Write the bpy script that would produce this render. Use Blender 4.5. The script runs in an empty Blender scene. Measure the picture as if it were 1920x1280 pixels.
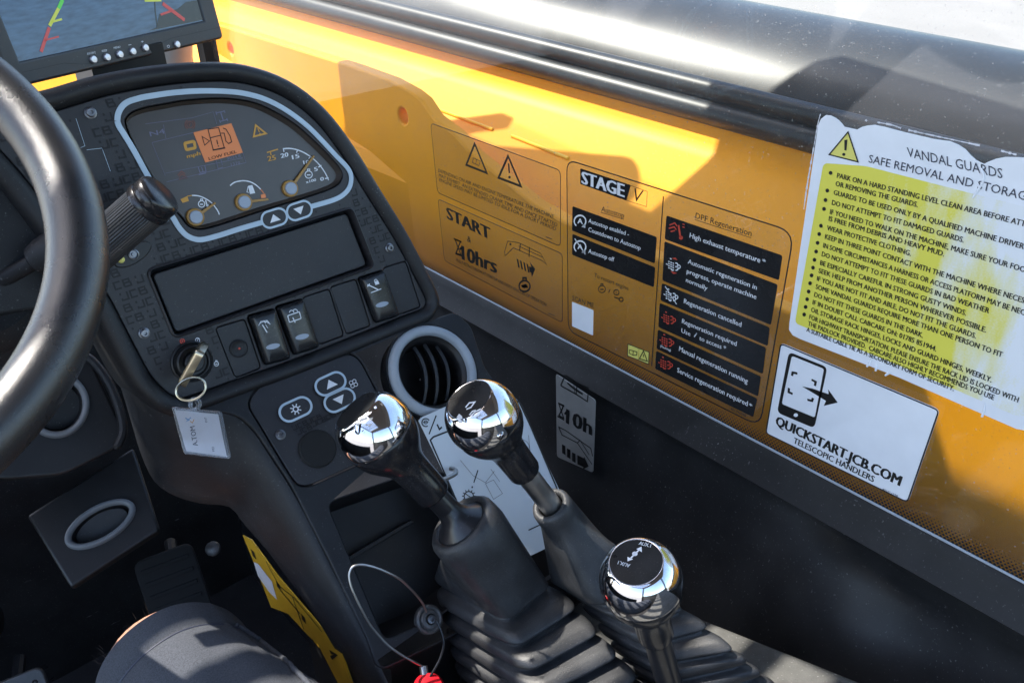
import bpy, bmesh, math, random
from mathutils import Vector, Matrix
from mathutils.geometry import tessellate_polygon
random.seed(7)
S = bpy.context.scene
COL = S.collection
rad = math.radians

# ------------------------------------------------------------------ camera, light, exposure
# cab frame: x to the machine's right, y forward, z up; the driver's eye is the origin
AX = Vector((0.75160311, -0.3437213, 0.56298173))      # cab x seen from the camera (right, down, forward)
AY = Vector((-0.65939848, -0.36962871, 0.65465125))
AZ = Vector((-0.01692337, -0.86326722, -0.50446339))
FPX = 1563.96
cam = bpy.data.cameras.new('camera')
cam.sensor_width = 36.0
cam.lens = FPX / 1920 * 36
cam.clip_start = 0.02
cam.clip_end = 2000
co = bpy.data.objects.new('camera', cam)
COL.objects.link(co)
M3 = Matrix((AX, AY, AZ))
co.matrix_world = Matrix(((AX[0], -AX[1], -AX[2], 0), (AY[0], -AY[1], -AY[2], 0), (AZ[0], -AZ[1], -AZ[2], 0), (0, 0, 0, 1)))
S.camera = co

SUN = Vector((-0.30, 0.45, 0.84)).normalized()          # direction towards the sun
W = bpy.data.worlds.new('World')
S.world = W
W.use_nodes = True
nt = W.node_tree
sky = nt.nodes.new('ShaderNodeTexSky')
sky.sky_type = 'NISHITA'
sky.sun_disc = False
sky.sun_elevation = math.asin(SUN.z)
sky.sun_rotation = math.atan2(SUN.x, SUN.y)
sky.air_density = 1.0
sky.dust_density = 1.5
nt.links.new(sky.outputs[0], nt.nodes['Background'].inputs[0])
nt.nodes['Background'].inputs[1].default_value = 0.15
sl = bpy.data.lights.new('sun', 'SUN')
sl.energy = 3.0
sl.angle = rad(0.53)
sl.color = (1.0, 0.94, 0.85)
so = bpy.data.objects.new('sun', sl)
so.rotation_euler = SUN.to_track_quat('Z', 'Y').to_euler()
so.location = (-3, 2, 5)
COL.objects.link(so)
S.view_settings.view_transform = 'Standard'
S.view_settings.look = 'None'
S.view_settings.exposure = 1.95
S.cycles.max_bounces = 10
S.cycles.transparent_max_bounces = 16
S.cycles.sample_clamp_indirect = 6

# ------------------------------------------------------------------ helpers
def ray(p):
    return M3 @ Vector(((p[0] - 960) / FPX, (p[1] - 640) / FPX, 1.0))

def at(p, z):
    return ray(p) * z

def atX(p, x):
    d = ray(p)
    return d * (x / d.x)

class Plane:
    def __init__(self, o, u, v):
        self.o, self.u = Vector(o), Vector(u).normalized()
        v = Vector(v)
        self.v = (v - self.u * v.dot(self.u)).normalized()
        self.n = self.u.cross(self.v).normalized()
    def uv(self, p, h=0.0):
        d = ray(p)
        q = d * ((self.o.dot(self.n) + h) / d.dot(self.n)) - self.o
        return Vector((q.dot(self.u), q.dot(self.v)))
    def P(self, q, h=0.0):
        return self.o + self.u * q[0] + self.v * q[1] + self.n * h
    def uvs(self, pts, h=0.0):
        return [self.uv(p, h) for p in pts]

def zoom(x0, y0, s):
    return lambda *p: (x0 + p[0] / s, y0 + p[1] / s)

def zs(z, pts):
    return [z(*p) for p in pts]

def area(q):
    return sum(q[i][0] * q[(i + 1) % len(q)][1] - q[(i + 1) % len(q)][0] * q[i][1] for i in range(len(q))) / 2

def ccw(q):
    q = [Vector((p[0], p[1])) for p in q]
    return q if area(q) > 0 else q[::-1]

def smooth(q, n=6, closed=True):
    q = [Vector(p) for p in q]
    m = len(q)
    out = []
    for i in range(m if closed else m - 1):
        if closed:
            a, b, c, d = q[(i - 1) % m], q[i], q[(i + 1) % m], q[(i + 2) % m]
        else:
            a, b, c, d = q[max(i - 1, 0)], q[i], q[i + 1], q[min(i + 2, m - 1)]
        for k in range(n):
            t = k / n
            out.append(0.5 * ((2 * b) + (c - a) * t + (2 * a - 5 * b + 4 * c - d) * t * t + (3 * b - a - 3 * c + d) * t ** 3))
    if not closed:
        out.append(q[-1])
    return out

def rounded(q, r, n=5):
    q = [Vector((p[0], p[1])) for p in q]
    m = len(q)
    out = []
    for i in range(m):
        a, b, c = q[i - 1], q[i], q[(i + 1) % m]
        rr = r[i] if isinstance(r, (list, tuple)) else r
        l = min(rr, (a - b).length * 0.49, (c - b).length * 0.49)
        p0, p1 = b + (a - b).normalized() * l, b + (c - b).normalized() * l
        for k in range(n + 1):
            t = k / n
            out.append(p0 * (1 - t) ** 2 + b * 2 * t * (1 - t) + p1 * t * t)
    return out

def inset(q, d):
    m = len(q)
    out = []
    for i in range(m):
        a, b, c = q[i - 1], q[i], q[(i + 1) % m]
        e0, e1 = (b - a), (c - b)
        if e0.length < 1e-9: e0 = e1
        if e1.length < 1e-9: e1 = e0
        n0 = Vector((-e0.y, e0.x)).normalized()
        n1 = Vector((-e1.y, e1.x)).normalized()
        k = n0 + n1
        if k.length < 1e-6:
            k = n0
        k.normalize()
        out.append(b + k * (d / max(0.45, k.dot(n0))))
    return out

def circle(c, r, n=28, r2=None, rot=0.0):
    r2 = r if r2 is None else r2
    ca, sa = math.cos(rot), math.sin(rot)
    return [Vector((c[0] + r * math.cos(t) * ca - r2 * math.sin(t) * sa, c[1] + r * math.cos(t) * sa + r2 * math.sin(t) * ca))
            for t in [2 * math.pi * k / n for k in range(n)]]

WORLD = {}

class MB:
    def __init__(self):
        self.v, self.f, self.adds = [], [], 0
    def add(self, vs, fs):
        o = len(self.v)
        self.adds += 1 if len(fs) < 12 else 2
        self.v += [Vector(p) for p in vs]
        self.f += [tuple(i + o for i in f) for f in fs]
        return self
    def build(self, name, mat, parent=None, flat=False, angle=35, kind=None, label=None):
        if not self.v:
            return None
        lo = Vector((min(p[k] for p in self.v) for k in range(3)))
        hi = Vector((max(p[k] for p in self.v) for k in range(3)))
        c = (lo + hi) / 2
        me = bpy.data.meshes.new(name)
        me.from_pydata([p - c for p in self.v], [], self.f)
        me.validate()
        if not flat:
            me.shade_smooth()
            me.set_sharp_from_angle(angle=rad(angle))
        me.materials.append(mat)
        o = bpy.data.objects.new(name, me)
        COL.objects.link(o)
        if parent is not None:
            o.parent = parent
            o.location = c - WORLD[parent.name]
        else:
            o.location = c
        WORLD[o.name] = c
        if kind: o['kind'] = kind
        if label: o['label'] = label
        return o

def tag(o, label, cat, group=None):
    o['label'] = label
    o['category'] = cat
    if group: o['group'] = group
    return o

def thing(name, label, cat, loc, group=None):
    o = bpy.data.objects.new(name, None)
    o.empty_display_size = 0.03
    COL.objects.link(o)
    o.location = loc
    WORLD[o.name] = Vector(loc)
    return tag(o, label, cat, group)

def struct(o):
    o['kind'] = 'structure'
    return o

def tri(mb, plane, outer, holes, h, flip=False):
    polys = [outer] + holes
    flatp = [p for q in polys for p in q]
    t = tessellate_polygon([[Vector((p[0], p[1], 0)) for p in q] for q in polys])
    fs = []
    for a, b, c in t:
        A, B, C = flatp[a], flatp[b], flatp[c]
        s = (B[0] - A[0]) * (C[1] - A[1]) - (B[1] - A[1]) * (C[0] - A[0])
        if abs(s) < 1e-14: continue
        fs.append((a, b, c) if (s > 0) != flip else (a, c, b))
    mb.add([plane.P(p, h) for p in flatp], fs)

def slab(mb, plane, q, h0, h1, b=0.0, holes=(), steps=3, bottom=False):
    """a plate with outline q standing from h0 to h1 on a plane, top edges rounded by b; holes go through"""
    q = ccw(q)
    hs = [ccw(x) for x in holes]
    def prof(contour, sign):
        rings = [(0.0, h0)]
        if b > 0:
            for k in range(steps + 1):
                t = math.pi / 2 * k / steps
                rings.append((b * (1 - math.cos(t)), h1 - b + b * math.sin(t)))
        else:
            rings.append((0.0, h1))
        vs, n = [], len(contour)
        last = None
        for d, h in rings:
            last = inset(contour, sign * d) if d else contour
            vs += [plane.P(p, h) for p in last]
        fs = []
        for r in range(len(rings) - 1):
            for i in range(n):
                j = (i + 1) % n
                f = (r * n + i, r * n + j, (r + 1) * n + j, (r + 1) * n + i)
                fs.append(f if sign > 0 else f[::-1])
        mb.add(vs, fs)
        return last
    top = prof(q, 1)
    htop = [prof(x, -1) for x in hs]
    tri(mb, plane, top, htop, h1)
    if bottom:
        tri(mb, plane, q, hs, h0, True)
    return mb

def ringwall(mb, plane, rings, cap=None, close_first=False):
    """rings: list of (contour, h) with equal counts, lofted; cap fills the last"""
    n = len(rings[0][0])
    vs = []
    for q, h in rings:
        vs += [plane.P(p, h) for p in q]
    fs = []
    for r in range(len(rings) - 1):
        for i in range(n):
            j = (i + 1) % n
            fs.append((r * n + i, r * n + j, (r + 1) * n + j, (r + 1) * n + i))
    mb.add(vs, fs)
    if cap:
        tri(mb, plane, rings[-1][0], [], rings[-1][1])

def loft(mb, rings, cap0=False, cap1=False, closed=True):
    n = len(rings[0])
    vs = [p for r in rings for p in r]
    fs = []
    for r in range(len(rings) - 1):
        for i in range(n if closed else n - 1):
            j = (i + 1) % n
            fs.append((r * n + i, r * n + j, (r + 1) * n + j, (r + 1) * n + i))
    for cap, r, rev in ((cap0, 0, True), (cap1, len(rings) - 1, False)):
        if cap:
            c = sum((Vector(p) for p in rings[r]), Vector()) / n
            vs.append(c)
            k = len(vs) - 1
            for i in range(n):
                j = (i + 1) % n
                fs.append((k, r * n + j, r * n + i) if rev else (k, r * n + i, r * n + j))
    mb.add(vs, fs)
    return mb

def frame_of(d):
    d = d.normalized()
    a = Vector((0, 0, 1)) if abs(d.z) < 0.9 else Vector((0, 1, 0))
    x = a.cross(d).normalized()
    return x, d.cross(x)

def tube(mb, pts, r, seg=12, cap=True, closed=False):
    pts = [Vector(p) for p in pts]
    n = len(pts)
    rs = r if isinstance(r, (list, tuple)) else [r] * n
    rings = []
    x = None
    for i in range(n):
        if closed:
            d = pts[(i + 1) % n] - pts[i - 1]
        else:
            d = pts[min(i + 1, n - 1)] - pts[max(i - 1, 0)]
        d.normalize()
        if x is None:
            x, y = frame_of(d)
        else:
            x = (x - d * x.dot(d)).normalized()
            y = d.cross(x)
        rings.append([pts[i] + x * rs[i] * math.cos(2 * math.pi * k / seg) + y * rs[i] * math.sin(2 * math.pi * k / seg) for k in range(seg)])
    if closed:
        rings.append(rings[0])
    loft(mb, rings, cap and not closed, cap and not closed)
    return mb

def lathe(mb, prof, o, axis, seg=40, cap0=False, cap1=False):
    x, y = frame_of(Vector(axis))
    a = Vector(axis).normalized()
    rings = [[Vector(o) + a * h + (x * math.cos(2 * math.pi * k / seg) + y * math.sin(2 * math.pi * k / seg)) * r for k in range(seg)] for r, h in prof]
    loft(mb, rings, cap0, cap1)
    return mb

def box(mb, lo, hi):
    x0, y0, z0 = lo
    x1, y1, z1 = hi
    vs = [(x0, y0, z0), (x1, y0, z0), (x1, y1, z0), (x0, y1, z0), (x0, y0, z1), (x1, y0, z1), (x1, y1, z1), (x0, y1, z1)]
    mb.add(vs, [(3, 2, 1, 0), (4, 5, 6, 7), (0, 1, 5, 4), (1, 2, 6, 5), (2, 3, 7, 6), (3, 0, 4, 7)])
    return mb

_font = {}
def glyphs(s, bold=0.0, shear=0.0):
    key = (s, bold, shear)
    if key not in _font:
        c = bpy.data.curves.new('text', 'FONT')
        c.body = s
        c.resolution_u = 2
        c.offset = bold
        c.shear = shear
        c.fill_mode = 'FRONT'
        o = bpy.data.objects.new('text', c)
        COL.objects.link(o)
        bpy.context.view_layer.update()
        me = bpy.data.meshes.new_from_object(o.evaluated_get(bpy.context.evaluated_depsgraph_get()))
        v = [tuple(p.co) for p in me.vertices]
        f = [tuple(p.vertices) for p in me.polygons]
        bpy.data.objects.remove(o)
        bpy.data.curves.remove(c)
        bpy.data.meshes.remove(me)
        x0 = min((p[0] for p in v), default=0)
        x1 = max((p[0] for p in v), default=1)
        _font[key] = (v, f, x0, x1)
    return _font[key]
_cap = {}
def capheight(bold=0.0):
    if bold not in _cap:
        v, f, a, b = glyphs('H', bold)
        _cap[bold] = max(p[1] for p in v)
    return _cap[bold]

class Print:
    """flat print in one colour on a plane, laid out from points of the photograph's view of that plane"""
    def __init__(self, plane, h, z=None):
        self.pl, self.h, self.z, self.mb = plane, h, z or (lambda *p: p), MB()
    def uv(self, p):
        return self.pl.uv(self.z(*p), self.h)
    def text(self, s, p0, p1, ptop, bold=0.0, shear=0.0):
        v, f, x0, x1 = glyphs(s, 0.0, shear)
        x0, x1 = x0 - bold, x1 + bold
        a, b, c = self.uv(p0), self.uv(p1), self.uv(ptop)
        eu, ev = (b - a) / (x1 - x0), (c - a) / capheight(0.0)
        n = 1 if bold <= 0 else 2 if bold < 0.02 else 3
        for k in range(n):
            dx = 0 if n == 1 else bold * (2 * k / (n - 1) - 1)
            self.mb.add([self.pl.P(a + eu * (p[0] - x0 + dx) + ev * p[1], self.h + 0.00005 * k) for p in v], f)
        return self
    def fill(self, pts, r=0.0, holes=()):
        q = [self.uv(p) for p in pts]
        if r: q = rounded(q, r)
        tri(self.mb, self.pl, ccw(q), [ccw([self.uv(p) for p in x]) for x in holes], self.h)
        return self
    def ell(self, c, rx, ry=None, n=20, rot=0.0):
        ry = rx if ry is None else ry
        pts = circle(c, rx, n, ry, rot)
        return self.fill(pts)
    def line(self, pts, w, closed=False, r=0.0):
        """w in the units of z"""
        q = [self.uv(p) for p in pts]
        if r: q = rounded(q, r)
        c = pts[0]
        ww = ((self.uv((c[0] + 1, c[1])) - self.uv(c)).length + (self.uv((c[0], c[1] + 1)) - self.uv(c)).length) / 2 * w
        ribbon(self.mb, self.pl, q, ww, self.h, closed)
        return self
    def arc(self, c, rx, a0, a1, w, ry=None, n=14):
        ry = rx if ry is None else ry
        return self.line([(c[0] + rx * math.cos(rad(a0 + (a1 - a0) * k / n)), c[1] + ry * math.sin(rad(a0 + (a1 - a0) * k / n))) for k in range(n + 1)], w)
    def ring(self, c, rx, w, ry=None):
        ry = rx if ry is None else ry
        return self.line(circle(c, rx, 20, ry), w, True)
    def build(self, name, mat, parent):
        return self.mb.build(name, mat, parent, flat=True, kind='stuff' if self.mb.adds > 1 else None)

def ribbon(mb, plane, q, w, h, closed=False):
    n = len(q)
    L, Rr = [], []
    for i in range(n):
        if closed:
            a, c = q[i - 1], q[(i + 1) % n]
        else:
            a, c = q[max(i - 1, 0)], q[min(i + 1, n - 1)]
        b = q[i]
        e0 = (b - a) if (b - a).length > 1e-9 else (c - b)
        e1 = (c - b) if (c - b).length > 1e-9 else e0
        n0 = Vector((-e0.y, e0.x)).normalized()
        n1 = Vector((-e1.y, e1.x)).normalized()
        k = n0 + n1
        k = n0 if k.length < 1e-6 else k.normalized()
        m = k * (w / 2 / max(0.4, k.dot(n0)))
        L.append(b + m)
        Rr.append(b - m)
    vs = [plane.P(p, h) for p in L] + [plane.P(p, h) for p in Rr]
    fs = []
    for i in range(n if closed else n - 1):
        j = (i + 1) % n
        fs.append((n + i, n + j, j, i))
    mb.add(vs, fs)

# ------------------------------------------------------------------ materials
def mat(name, col, rough=0.5, metal=0.0, spec=0.5, var=0.0, vscale=40, bump=0.0, bscale=600, dust=0.0, dscale=500,
        dcol=(0.35, 0.35, 0.34), coat=0.0, rvar=0.0, scratch=0.0, emit=None, estr=0.0, trans=0.0):
    m = bpy.data.materials.new(name)
    m.use_nodes = True
    t = m.node_tree
    N, L = t.nodes, t.links
    b = N['Principled BSDF']
    b.inputs['Base Color'].default_value = (*col, 1)
    b.inputs['Roughness'].default_value = rough
    b.inputs['Metallic'].default_value = metal
    b.inputs['Specular IOR Level'].default_value = spec
    b.inputs['Coat Weight'].default_value = coat
    b.inputs['Coat Roughness'].default_value = 0.06
    if emit:
        b.inputs['Emission Color'].default_value = (*emit, 1)
        b.inputs['Emission Strength'].default_value = estr
    if trans:
        b.inputs['Transmission Weight'].default_value = trans
    tc = N.new('ShaderNodeTexCoord')
    cur = None
    def noise(scale, detail=4, rough_=0.55, vec=None):
        n = N.new('ShaderNodeTexNoise')
        n.inputs['Scale'].default_value = scale
        n.inputs['Detail'].default_value = detail
        n.inputs['Roughness'].default_value = rough_
        L.new(vec or tc.outputs['Object'], n.inputs['Vector'])
        return n
    def mapr(out, a, b2, c=0.0, d=1.0):
        r = N.new('ShaderNodeMapRange')
        r.inputs[1].default_value, r.inputs[2].default_value = a, b2
        r.inputs[3].default_value, r.inputs[4].default_value = c, d
        L.new(out, r.inputs[0])
        return r.outputs[0]
    def mix(fac, A, B):
        x = N.new('ShaderNodeMix')
        x.data_type = 'RGBA'
        L.new(fac, x.inputs[0])
        for i, q in ((6, A), (7, B)):
            if isinstance(q, tuple):
                x.inputs[i].default_value = (*q, 1)
            else:
                L.new(q, x.inputs[i])
        return x.outputs[2]
    c = col
    if var:
        n = noise(vscale)
        c = mix(mapr(n.outputs[0], 0.3, 0.7), tuple(x * (1 - var) for x in col), tuple(min(1, x * (1 + var)) for x in col))
    if dust:
        n1 = noise(dscale, 2)
        n2 = noise(dscale * 0.02, 3)
        f = N.new('ShaderNodeMath'); f.operation = 'MULTIPLY'
        L.new(mapr(n1.outputs[0], 0.66, 0.74), f.inputs[0])
        L.new(mapr(n2.outputs[0], 0.35, 0.7, 0.15 * dust, dust), f.inputs[1])
        c = mix(f.outputs[0], c, dcol)
        n3 = noise(dscale * 0.03, 5)
        c = mix(mapr(n3.outputs[0], 0.45, 0.85, 0, 0.10 * dust), c, dcol)
    if scratch:
        mp = N.new('ShaderNodeMapping')
        mp.inputs['Rotation'].default_value = (0.5, 0.2, 0.7)
        mp.inputs['Scale'].default_value = (14, 260, 90)
        L.new(tc.outputs['Object'], mp.inputs[0])
        n4 = noise(1.6, 3, 0.6, mp.outputs[0])
        n5 = noise(9, 2)
        f = N.new('ShaderNodeMath'); f.operation = 'MULTIPLY'
        L.new(mapr(n4.outputs[0], 0.68, 0.78), f.inputs[0])
        L.new(mapr(n5.outputs[0], 0.5, 0.65, 0, scratch), f.inputs[1])
        c = mix(f.outputs[0], c, (0.42, 0.42, 0.42))
    if not isinstance(c, tuple):
        L.new(c, b.inputs['Base Color'])
    if rvar:
        n = noise(vscale * 0.7, 5)
        L.new(mapr(n.outputs[0], 0.3, 0.7, max(0.02, rough - rvar), min(1, rough + rvar)), b.inputs['Roughness'])
    if bump:
        n = noise(bscale, 3)
        bp = N.new('ShaderNodeBump')
        bp.inputs['Strength'].default_value = bump
        bp.inputs['Distance'].default_value = 0.0006
        L.new(n.outputs[0], bp.inputs['Height'])
        L.new(bp.outputs[0], b.inputs['Normal'])
    return m

M = dict(
    mould=mat('dash_moulding_plastic', (0.0080, 0.0084, 0.010), 0.5, bump=0.5, bscale=1500, var=0.15, dust=0.35, rvar=0.08),
    fascia=mat('fascia_plastic', (0.0185, 0.0178, 0.021), 0.45, bump=0.3, bscale=2000, var=0.12, dust=0.25),
    fprint=mat('fascia_dark_print', (0.006, 0.0055, 0.0065), 0.5, spec=0.4),
    console=mat('console_plastic', (0.0105, 0.0112, 0.0135), 0.5, spec=0.38, bump=0.5, bscale=1500, var=0.15, dust=0.5, rvar=0.08),
    black=mat('black_plastic', (0.010, 0.010, 0.011), 0.45, var=0.2, dust=0.15),
    deep=mat('matt_black', (0.006, 0.006, 0.006), 0.8),
    blank=mat('blank_plate_plastic', (0.018, 0.0185, 0.022), 0.45, bump=0.45, bscale=1800, dust=0.25),
    rocker=mat('rocker_gloss_plastic', (0.012, 0.013, 0.015), 0.24, var=0.2, dust=0.5, dscale=900),
    pale=mat('pale_blue_ring_paint', (0.46, 0.57, 0.66), 0.45, var=0.06),
    grey=mat('grey_vent_ring', (0.33, 0.37, 0.41), 0.42, var=0.1, bump=0.2),
    lens=mat('dark_display_lens', (0.062, 0.050, 0.041), 0.3, coat=0.12, var=0.15, vscale=25),
    whitep=mat('white_print', (0.75, 0.77, 0.80), 0.5, var=0.08, vscale=300),
    dimp=mat('dim_lilac_print', (0.16, 0.15, 0.22), 0.4),
    amber=mat('amber_print', (0.62, 0.30, 0.03), 0.4),
    needle=mat('amber_needle', (0.36, 0.19, 0.035), 0.3),
    lcd=mat('orange_display_panel', (0.30, 0.11, 0.035), 0.35, emit=(0.9, 0.28, 0.07), estr=0.07),
    dimred=mat('dim_red_print', (0.20, 0.055, 0.03), 0.4),
    redp=mat('red_print', (0.60, 0.07, 0.04), 0.45),
    bluep=mat('blue_print', (0.12, 0.3, 0.55), 0.45),
    dgrey=mat('dark_grey_ring', (0.16, 0.17, 0.18), 0.42, var=0.1),
    hub=mat('needle_hub', (0.33, 0.38, 0.45), 0.45, var=0.05),
    screw=mat('screw_steel', (0.20, 0.20, 0.21), 0.35, 1.0, bump=0.3, rvar=0.1),
    steel=mat('dull_steel', (0.42, 0.42, 0.42), 0.38, 1.0, var=0.15, rvar=0.12),
    brass=mat('nickel_key_metal', (0.62, 0.56, 0.42), 0.28, 1.0, var=0.1, rvar=0.1),
    chrome=mat('chrome', (0.78, 0.78, 0.79), 0.07, 1.0, var=0.10, vscale=90, dust=0.45, dscale=1500, rvar=0.045),
    knob=mat('knob_black_plastic', (0.011, 0.011, 0.013), 0.22, var=0.15, dust=0.4, dscale=1200),
    disc=mat('knob_disc', (0.012, 0.012, 0.0125), 0.32, spec=0.35, dust=0.4, dscale=1500, rvar=0.08),
    grip=mat('stalk_grip_plastic', (0.028, 0.028, 0.029), 0.3, var=0.2, dust=0.3),
    rod=mat('black_painted_rod', (0.010, 0.010, 0.012), 0.28, var=0.2, dust=0.3),
    boot=mat('boot_rubber', (0.024, 0.025, 0.0275), 0.42, bump=0.6, bscale=1100, var=0.3, vscale=30, dust=0.7, dscale=1300, rvar=0.08),
    rim=mat('wheel_rim_vinyl', (0.015, 0.015, 0.016), 0.25, spec=0.85, bump=0.4, bscale=1700, var=0.2, dust=0.12, dscale=1500, rvar=0.06),
    wall=mat('side_panel_plastic', (0.019, 0.019, 0.0195), 0.38, spec=0.5, var=0.35, vscale=14, bump=0.15, bscale=900, dust=0.45, dscale=420, scratch=0.8, rvar=0.12),
    seal=mat('window_seal_rubber', (0.005, 0.005, 0.0055), 0.5, spec=0.28, var=0.2, dust=0.35, scratch=0.9),
    yellow=mat('yellow_body_paint', (0.90, 0.342, 0.0), 0.45, spec=0.2, var=0.05, vscale=8, dust=0.1, dcol=(0.6, 0.5, 0.3)),
    gold=mat('bright_yellow_seam', (0.90, 0.56, 0.03), 0.4),
    hood=mat('black_boom_paint', (0.016, 0.018, 0.021), 0.38, coat=0.08, var=0.3, vscale=6, dust=0.4, dscale=160, rvar=0.1),
    hose=mat('black_hose', (0.013, 0.015, 0.018), 0.42, spec=0.4, var=0.2, dust=0.4),
    ground=mat('pale_concrete', (0.215, 0.20, 0.185), 0.85, var=0.05, vscale=0.6, bump=0.4, bscale=60),
    sticker=mat('white_sticker_vinyl', (0.78, 0.81, 0.85), 0.4, var=0.04, vscale=30),
    ink=mat('black_ink', (0.012, 0.012, 0.012), 0.4),
    inkbox=mat('black_ink_box', (0.014, 0.014, 0.015), 0.22, dust=0.35, dscale=900),
    inkfaint=mat('brown_black_ink', (0.022, 0.013, 0.006), 0.45),
    navy=mat('dark_blue_ink', (0.03, 0.035, 0.06), 0.45),
    paleyel=mat('pale_yellow_print', (0.72, 0.66, 0.16), 0.45),
    card=mat('laminated_card', (0.62, 0.67, 0.71), 0.3, var=0.06, vscale=12, coat=0.2),
    silver=mat('silver_decal', (0.34, 0.34, 0.32), 0.38, 0.3, var=0.1, dust=0.3),
    shorts=mat('grey_blue_cotton', (0.062, 0.067, 0.079), 0.9, spec=0.2, var=0.3, vscale=900, bump=0.9, bscale=2600),
    skin=mat('skin', (0.42, 0.22, 0.15), 0.5, var=0.12, vscale=60),
    hair=mat('leg_hair', (0.05, 0.03, 0.02), 0.5),
    acryl=mat('clear_acrylic', (0.9, 0.92, 0.95), 0.05, trans=0.92),
    labelw=mat('tag_paper', (0.64, 0.64, 0.68), 0.6, var=0.08),
    decaly=mat('yellow_decal', (0.62, 0.36, 0.02), 0.4, var=0.08, dust=0.3),
    red=mat('red_plastic', (0.6, 0.01, 0.02), 0.35),
    clamp=mat('grey_cast_bracket', (0.06, 0.06, 0.06), 0.32, var=0.3, dust=0.5),
    floor=mat('cab_floor_rubber', (0.012, 0.011, 0.012), 0.75, bump=0.5, bscale=400, dust=0.4),
    ledge=mat('dusty_bench', (0.07, 0.07, 0.066), 0.75, bump=0.8, bscale=700, var=0.25, vscale=50, dust=0.8),
    roofm=mat('headlining', (0.10, 0.10, 0.105), 0.8, var=0.1),
    bar=mat('roof_bar_paint', (0.02, 0.02, 0.022), 0.4),
    bezel=mat('monitor_bezel', (0.030, 0.030, 0.033), 0.42, bump=0.2, bscale=1800, dust=0.2),
    silverb=mat('silver_button', (0.55, 0.53, 0.56), 0.3, 0.7, var=0.1),
    pillar=mat('grey_pillar_paint', (0.33, 0.32, 0.31), 0.5, var=0.06),
)

def glass_mat(name, tint, dustw):
    m = bpy.data.materials.new(name)
    m.use_nodes = True
    t = m.node_tree
    N, L = t.nodes, t.links
    N.remove(N['Principled BSDF'])
    out = N['Material Output']
    tr = N.new('ShaderNodeBsdfTransparent'); tr.inputs[0].default_value = (*tint, 1)
    gl = N.new('ShaderNodeBsdfGlossy'); gl.inputs['Roughness'].default_value = 0.03
    lw = N.new('ShaderNodeLayerWeight'); lw.inputs[0].default_value = 0.5      # Schlick's curve, the same for both faces of the sheet
    pw = N.new('ShaderNodeMath'); pw.operation = 'POWER'; pw.inputs[1].default_value = 5.0
    L.new(lw.outputs['Facing'], pw.inputs[0])
    fr = N.new('ShaderNodeMath'); fr.operation = 'MULTIPLY_ADD'; fr.inputs[1].default_value = 0.9; fr.inputs[2].default_value = 0.04
    L.new(pw.outputs[0], fr.inputs[0])
    mx = N.new('ShaderNodeMixShader')
    L.new(fr.outputs[0], mx.inputs[0]); L.new(tr.outputs[0], mx.inputs[1]); L.new(gl.outputs[0], mx.inputs[2])
    df = N.new('ShaderNodeBsdfDiffuse'); df.inputs[0].default_value = (0.75, 0.7, 0.64, 1)
    tl = N.new('ShaderNodeBsdfTranslucent'); tl.inputs[0].default_value = (0.75, 0.7, 0.64, 1)
    m2 = N.new('ShaderNodeMixShader'); m2.inputs[0].default_value = 0.5
    L.new(df.outputs[0], m2.inputs[1]); L.new(tl.outputs[0], m2.inputs[2])
    tc = N.new('ShaderNodeTexCoord')
    n1 = N.new('ShaderNodeTexNoise'); n1.inputs['Scale'].default_value = 7; n1.inputs['Detail'].default_value = 5
    n2 = N.new('ShaderNodeTexNoise'); n2.inputs['Scale'].default_value = 420; n2.inputs['Detail'].default_value = 2
    L.new(tc.outputs['Object'], n1.inputs['Vector']); L.new(tc.outputs['Object'], n2.inputs['Vector'])
    r1 = N.new('ShaderNodeMapRange'); r1.inputs[1].default_value = 0.3; r1.inputs[2].default_value = 0.75; r1.inputs[3].default_value = dustw * 0.5; r1.inputs[4].default_value = dustw * 1.6
    r2 = N.new('ShaderNodeMapRange'); r2.inputs[1].default_value = 0.665; r2.inputs[2].default_value = 0.73; r2.inputs[3].default_value = 0; r2.inputs[4].default_value = 0.30
    L.new(n1.outputs[0], r1.inputs[0]); L.new(n2.outputs[0], r2.inputs[0])
    ad = N.new('ShaderNodeMath'); L.new(r1.outputs[0], ad.inputs[0]); L.new(r2.outputs[0], ad.inputs[1])
    m3 = N.new('ShaderNodeMixShader')
    L.new(ad.outputs[0], m3.inputs[0]); L.new(mx.outputs[0], m3.inputs[1]); L.new(m2.outputs[0], m3.inputs[2])
    L.new(m3.outputs[0], out.inputs[0])
    return m
M['glass'] = glass_mat('dusty_window_glass', (0.95, 0.97, 0.96), 0.020)
M['film'] = glass_mat('clear_sticker_film', (0.97, 0.97, 0.95), 0.01)

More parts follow.
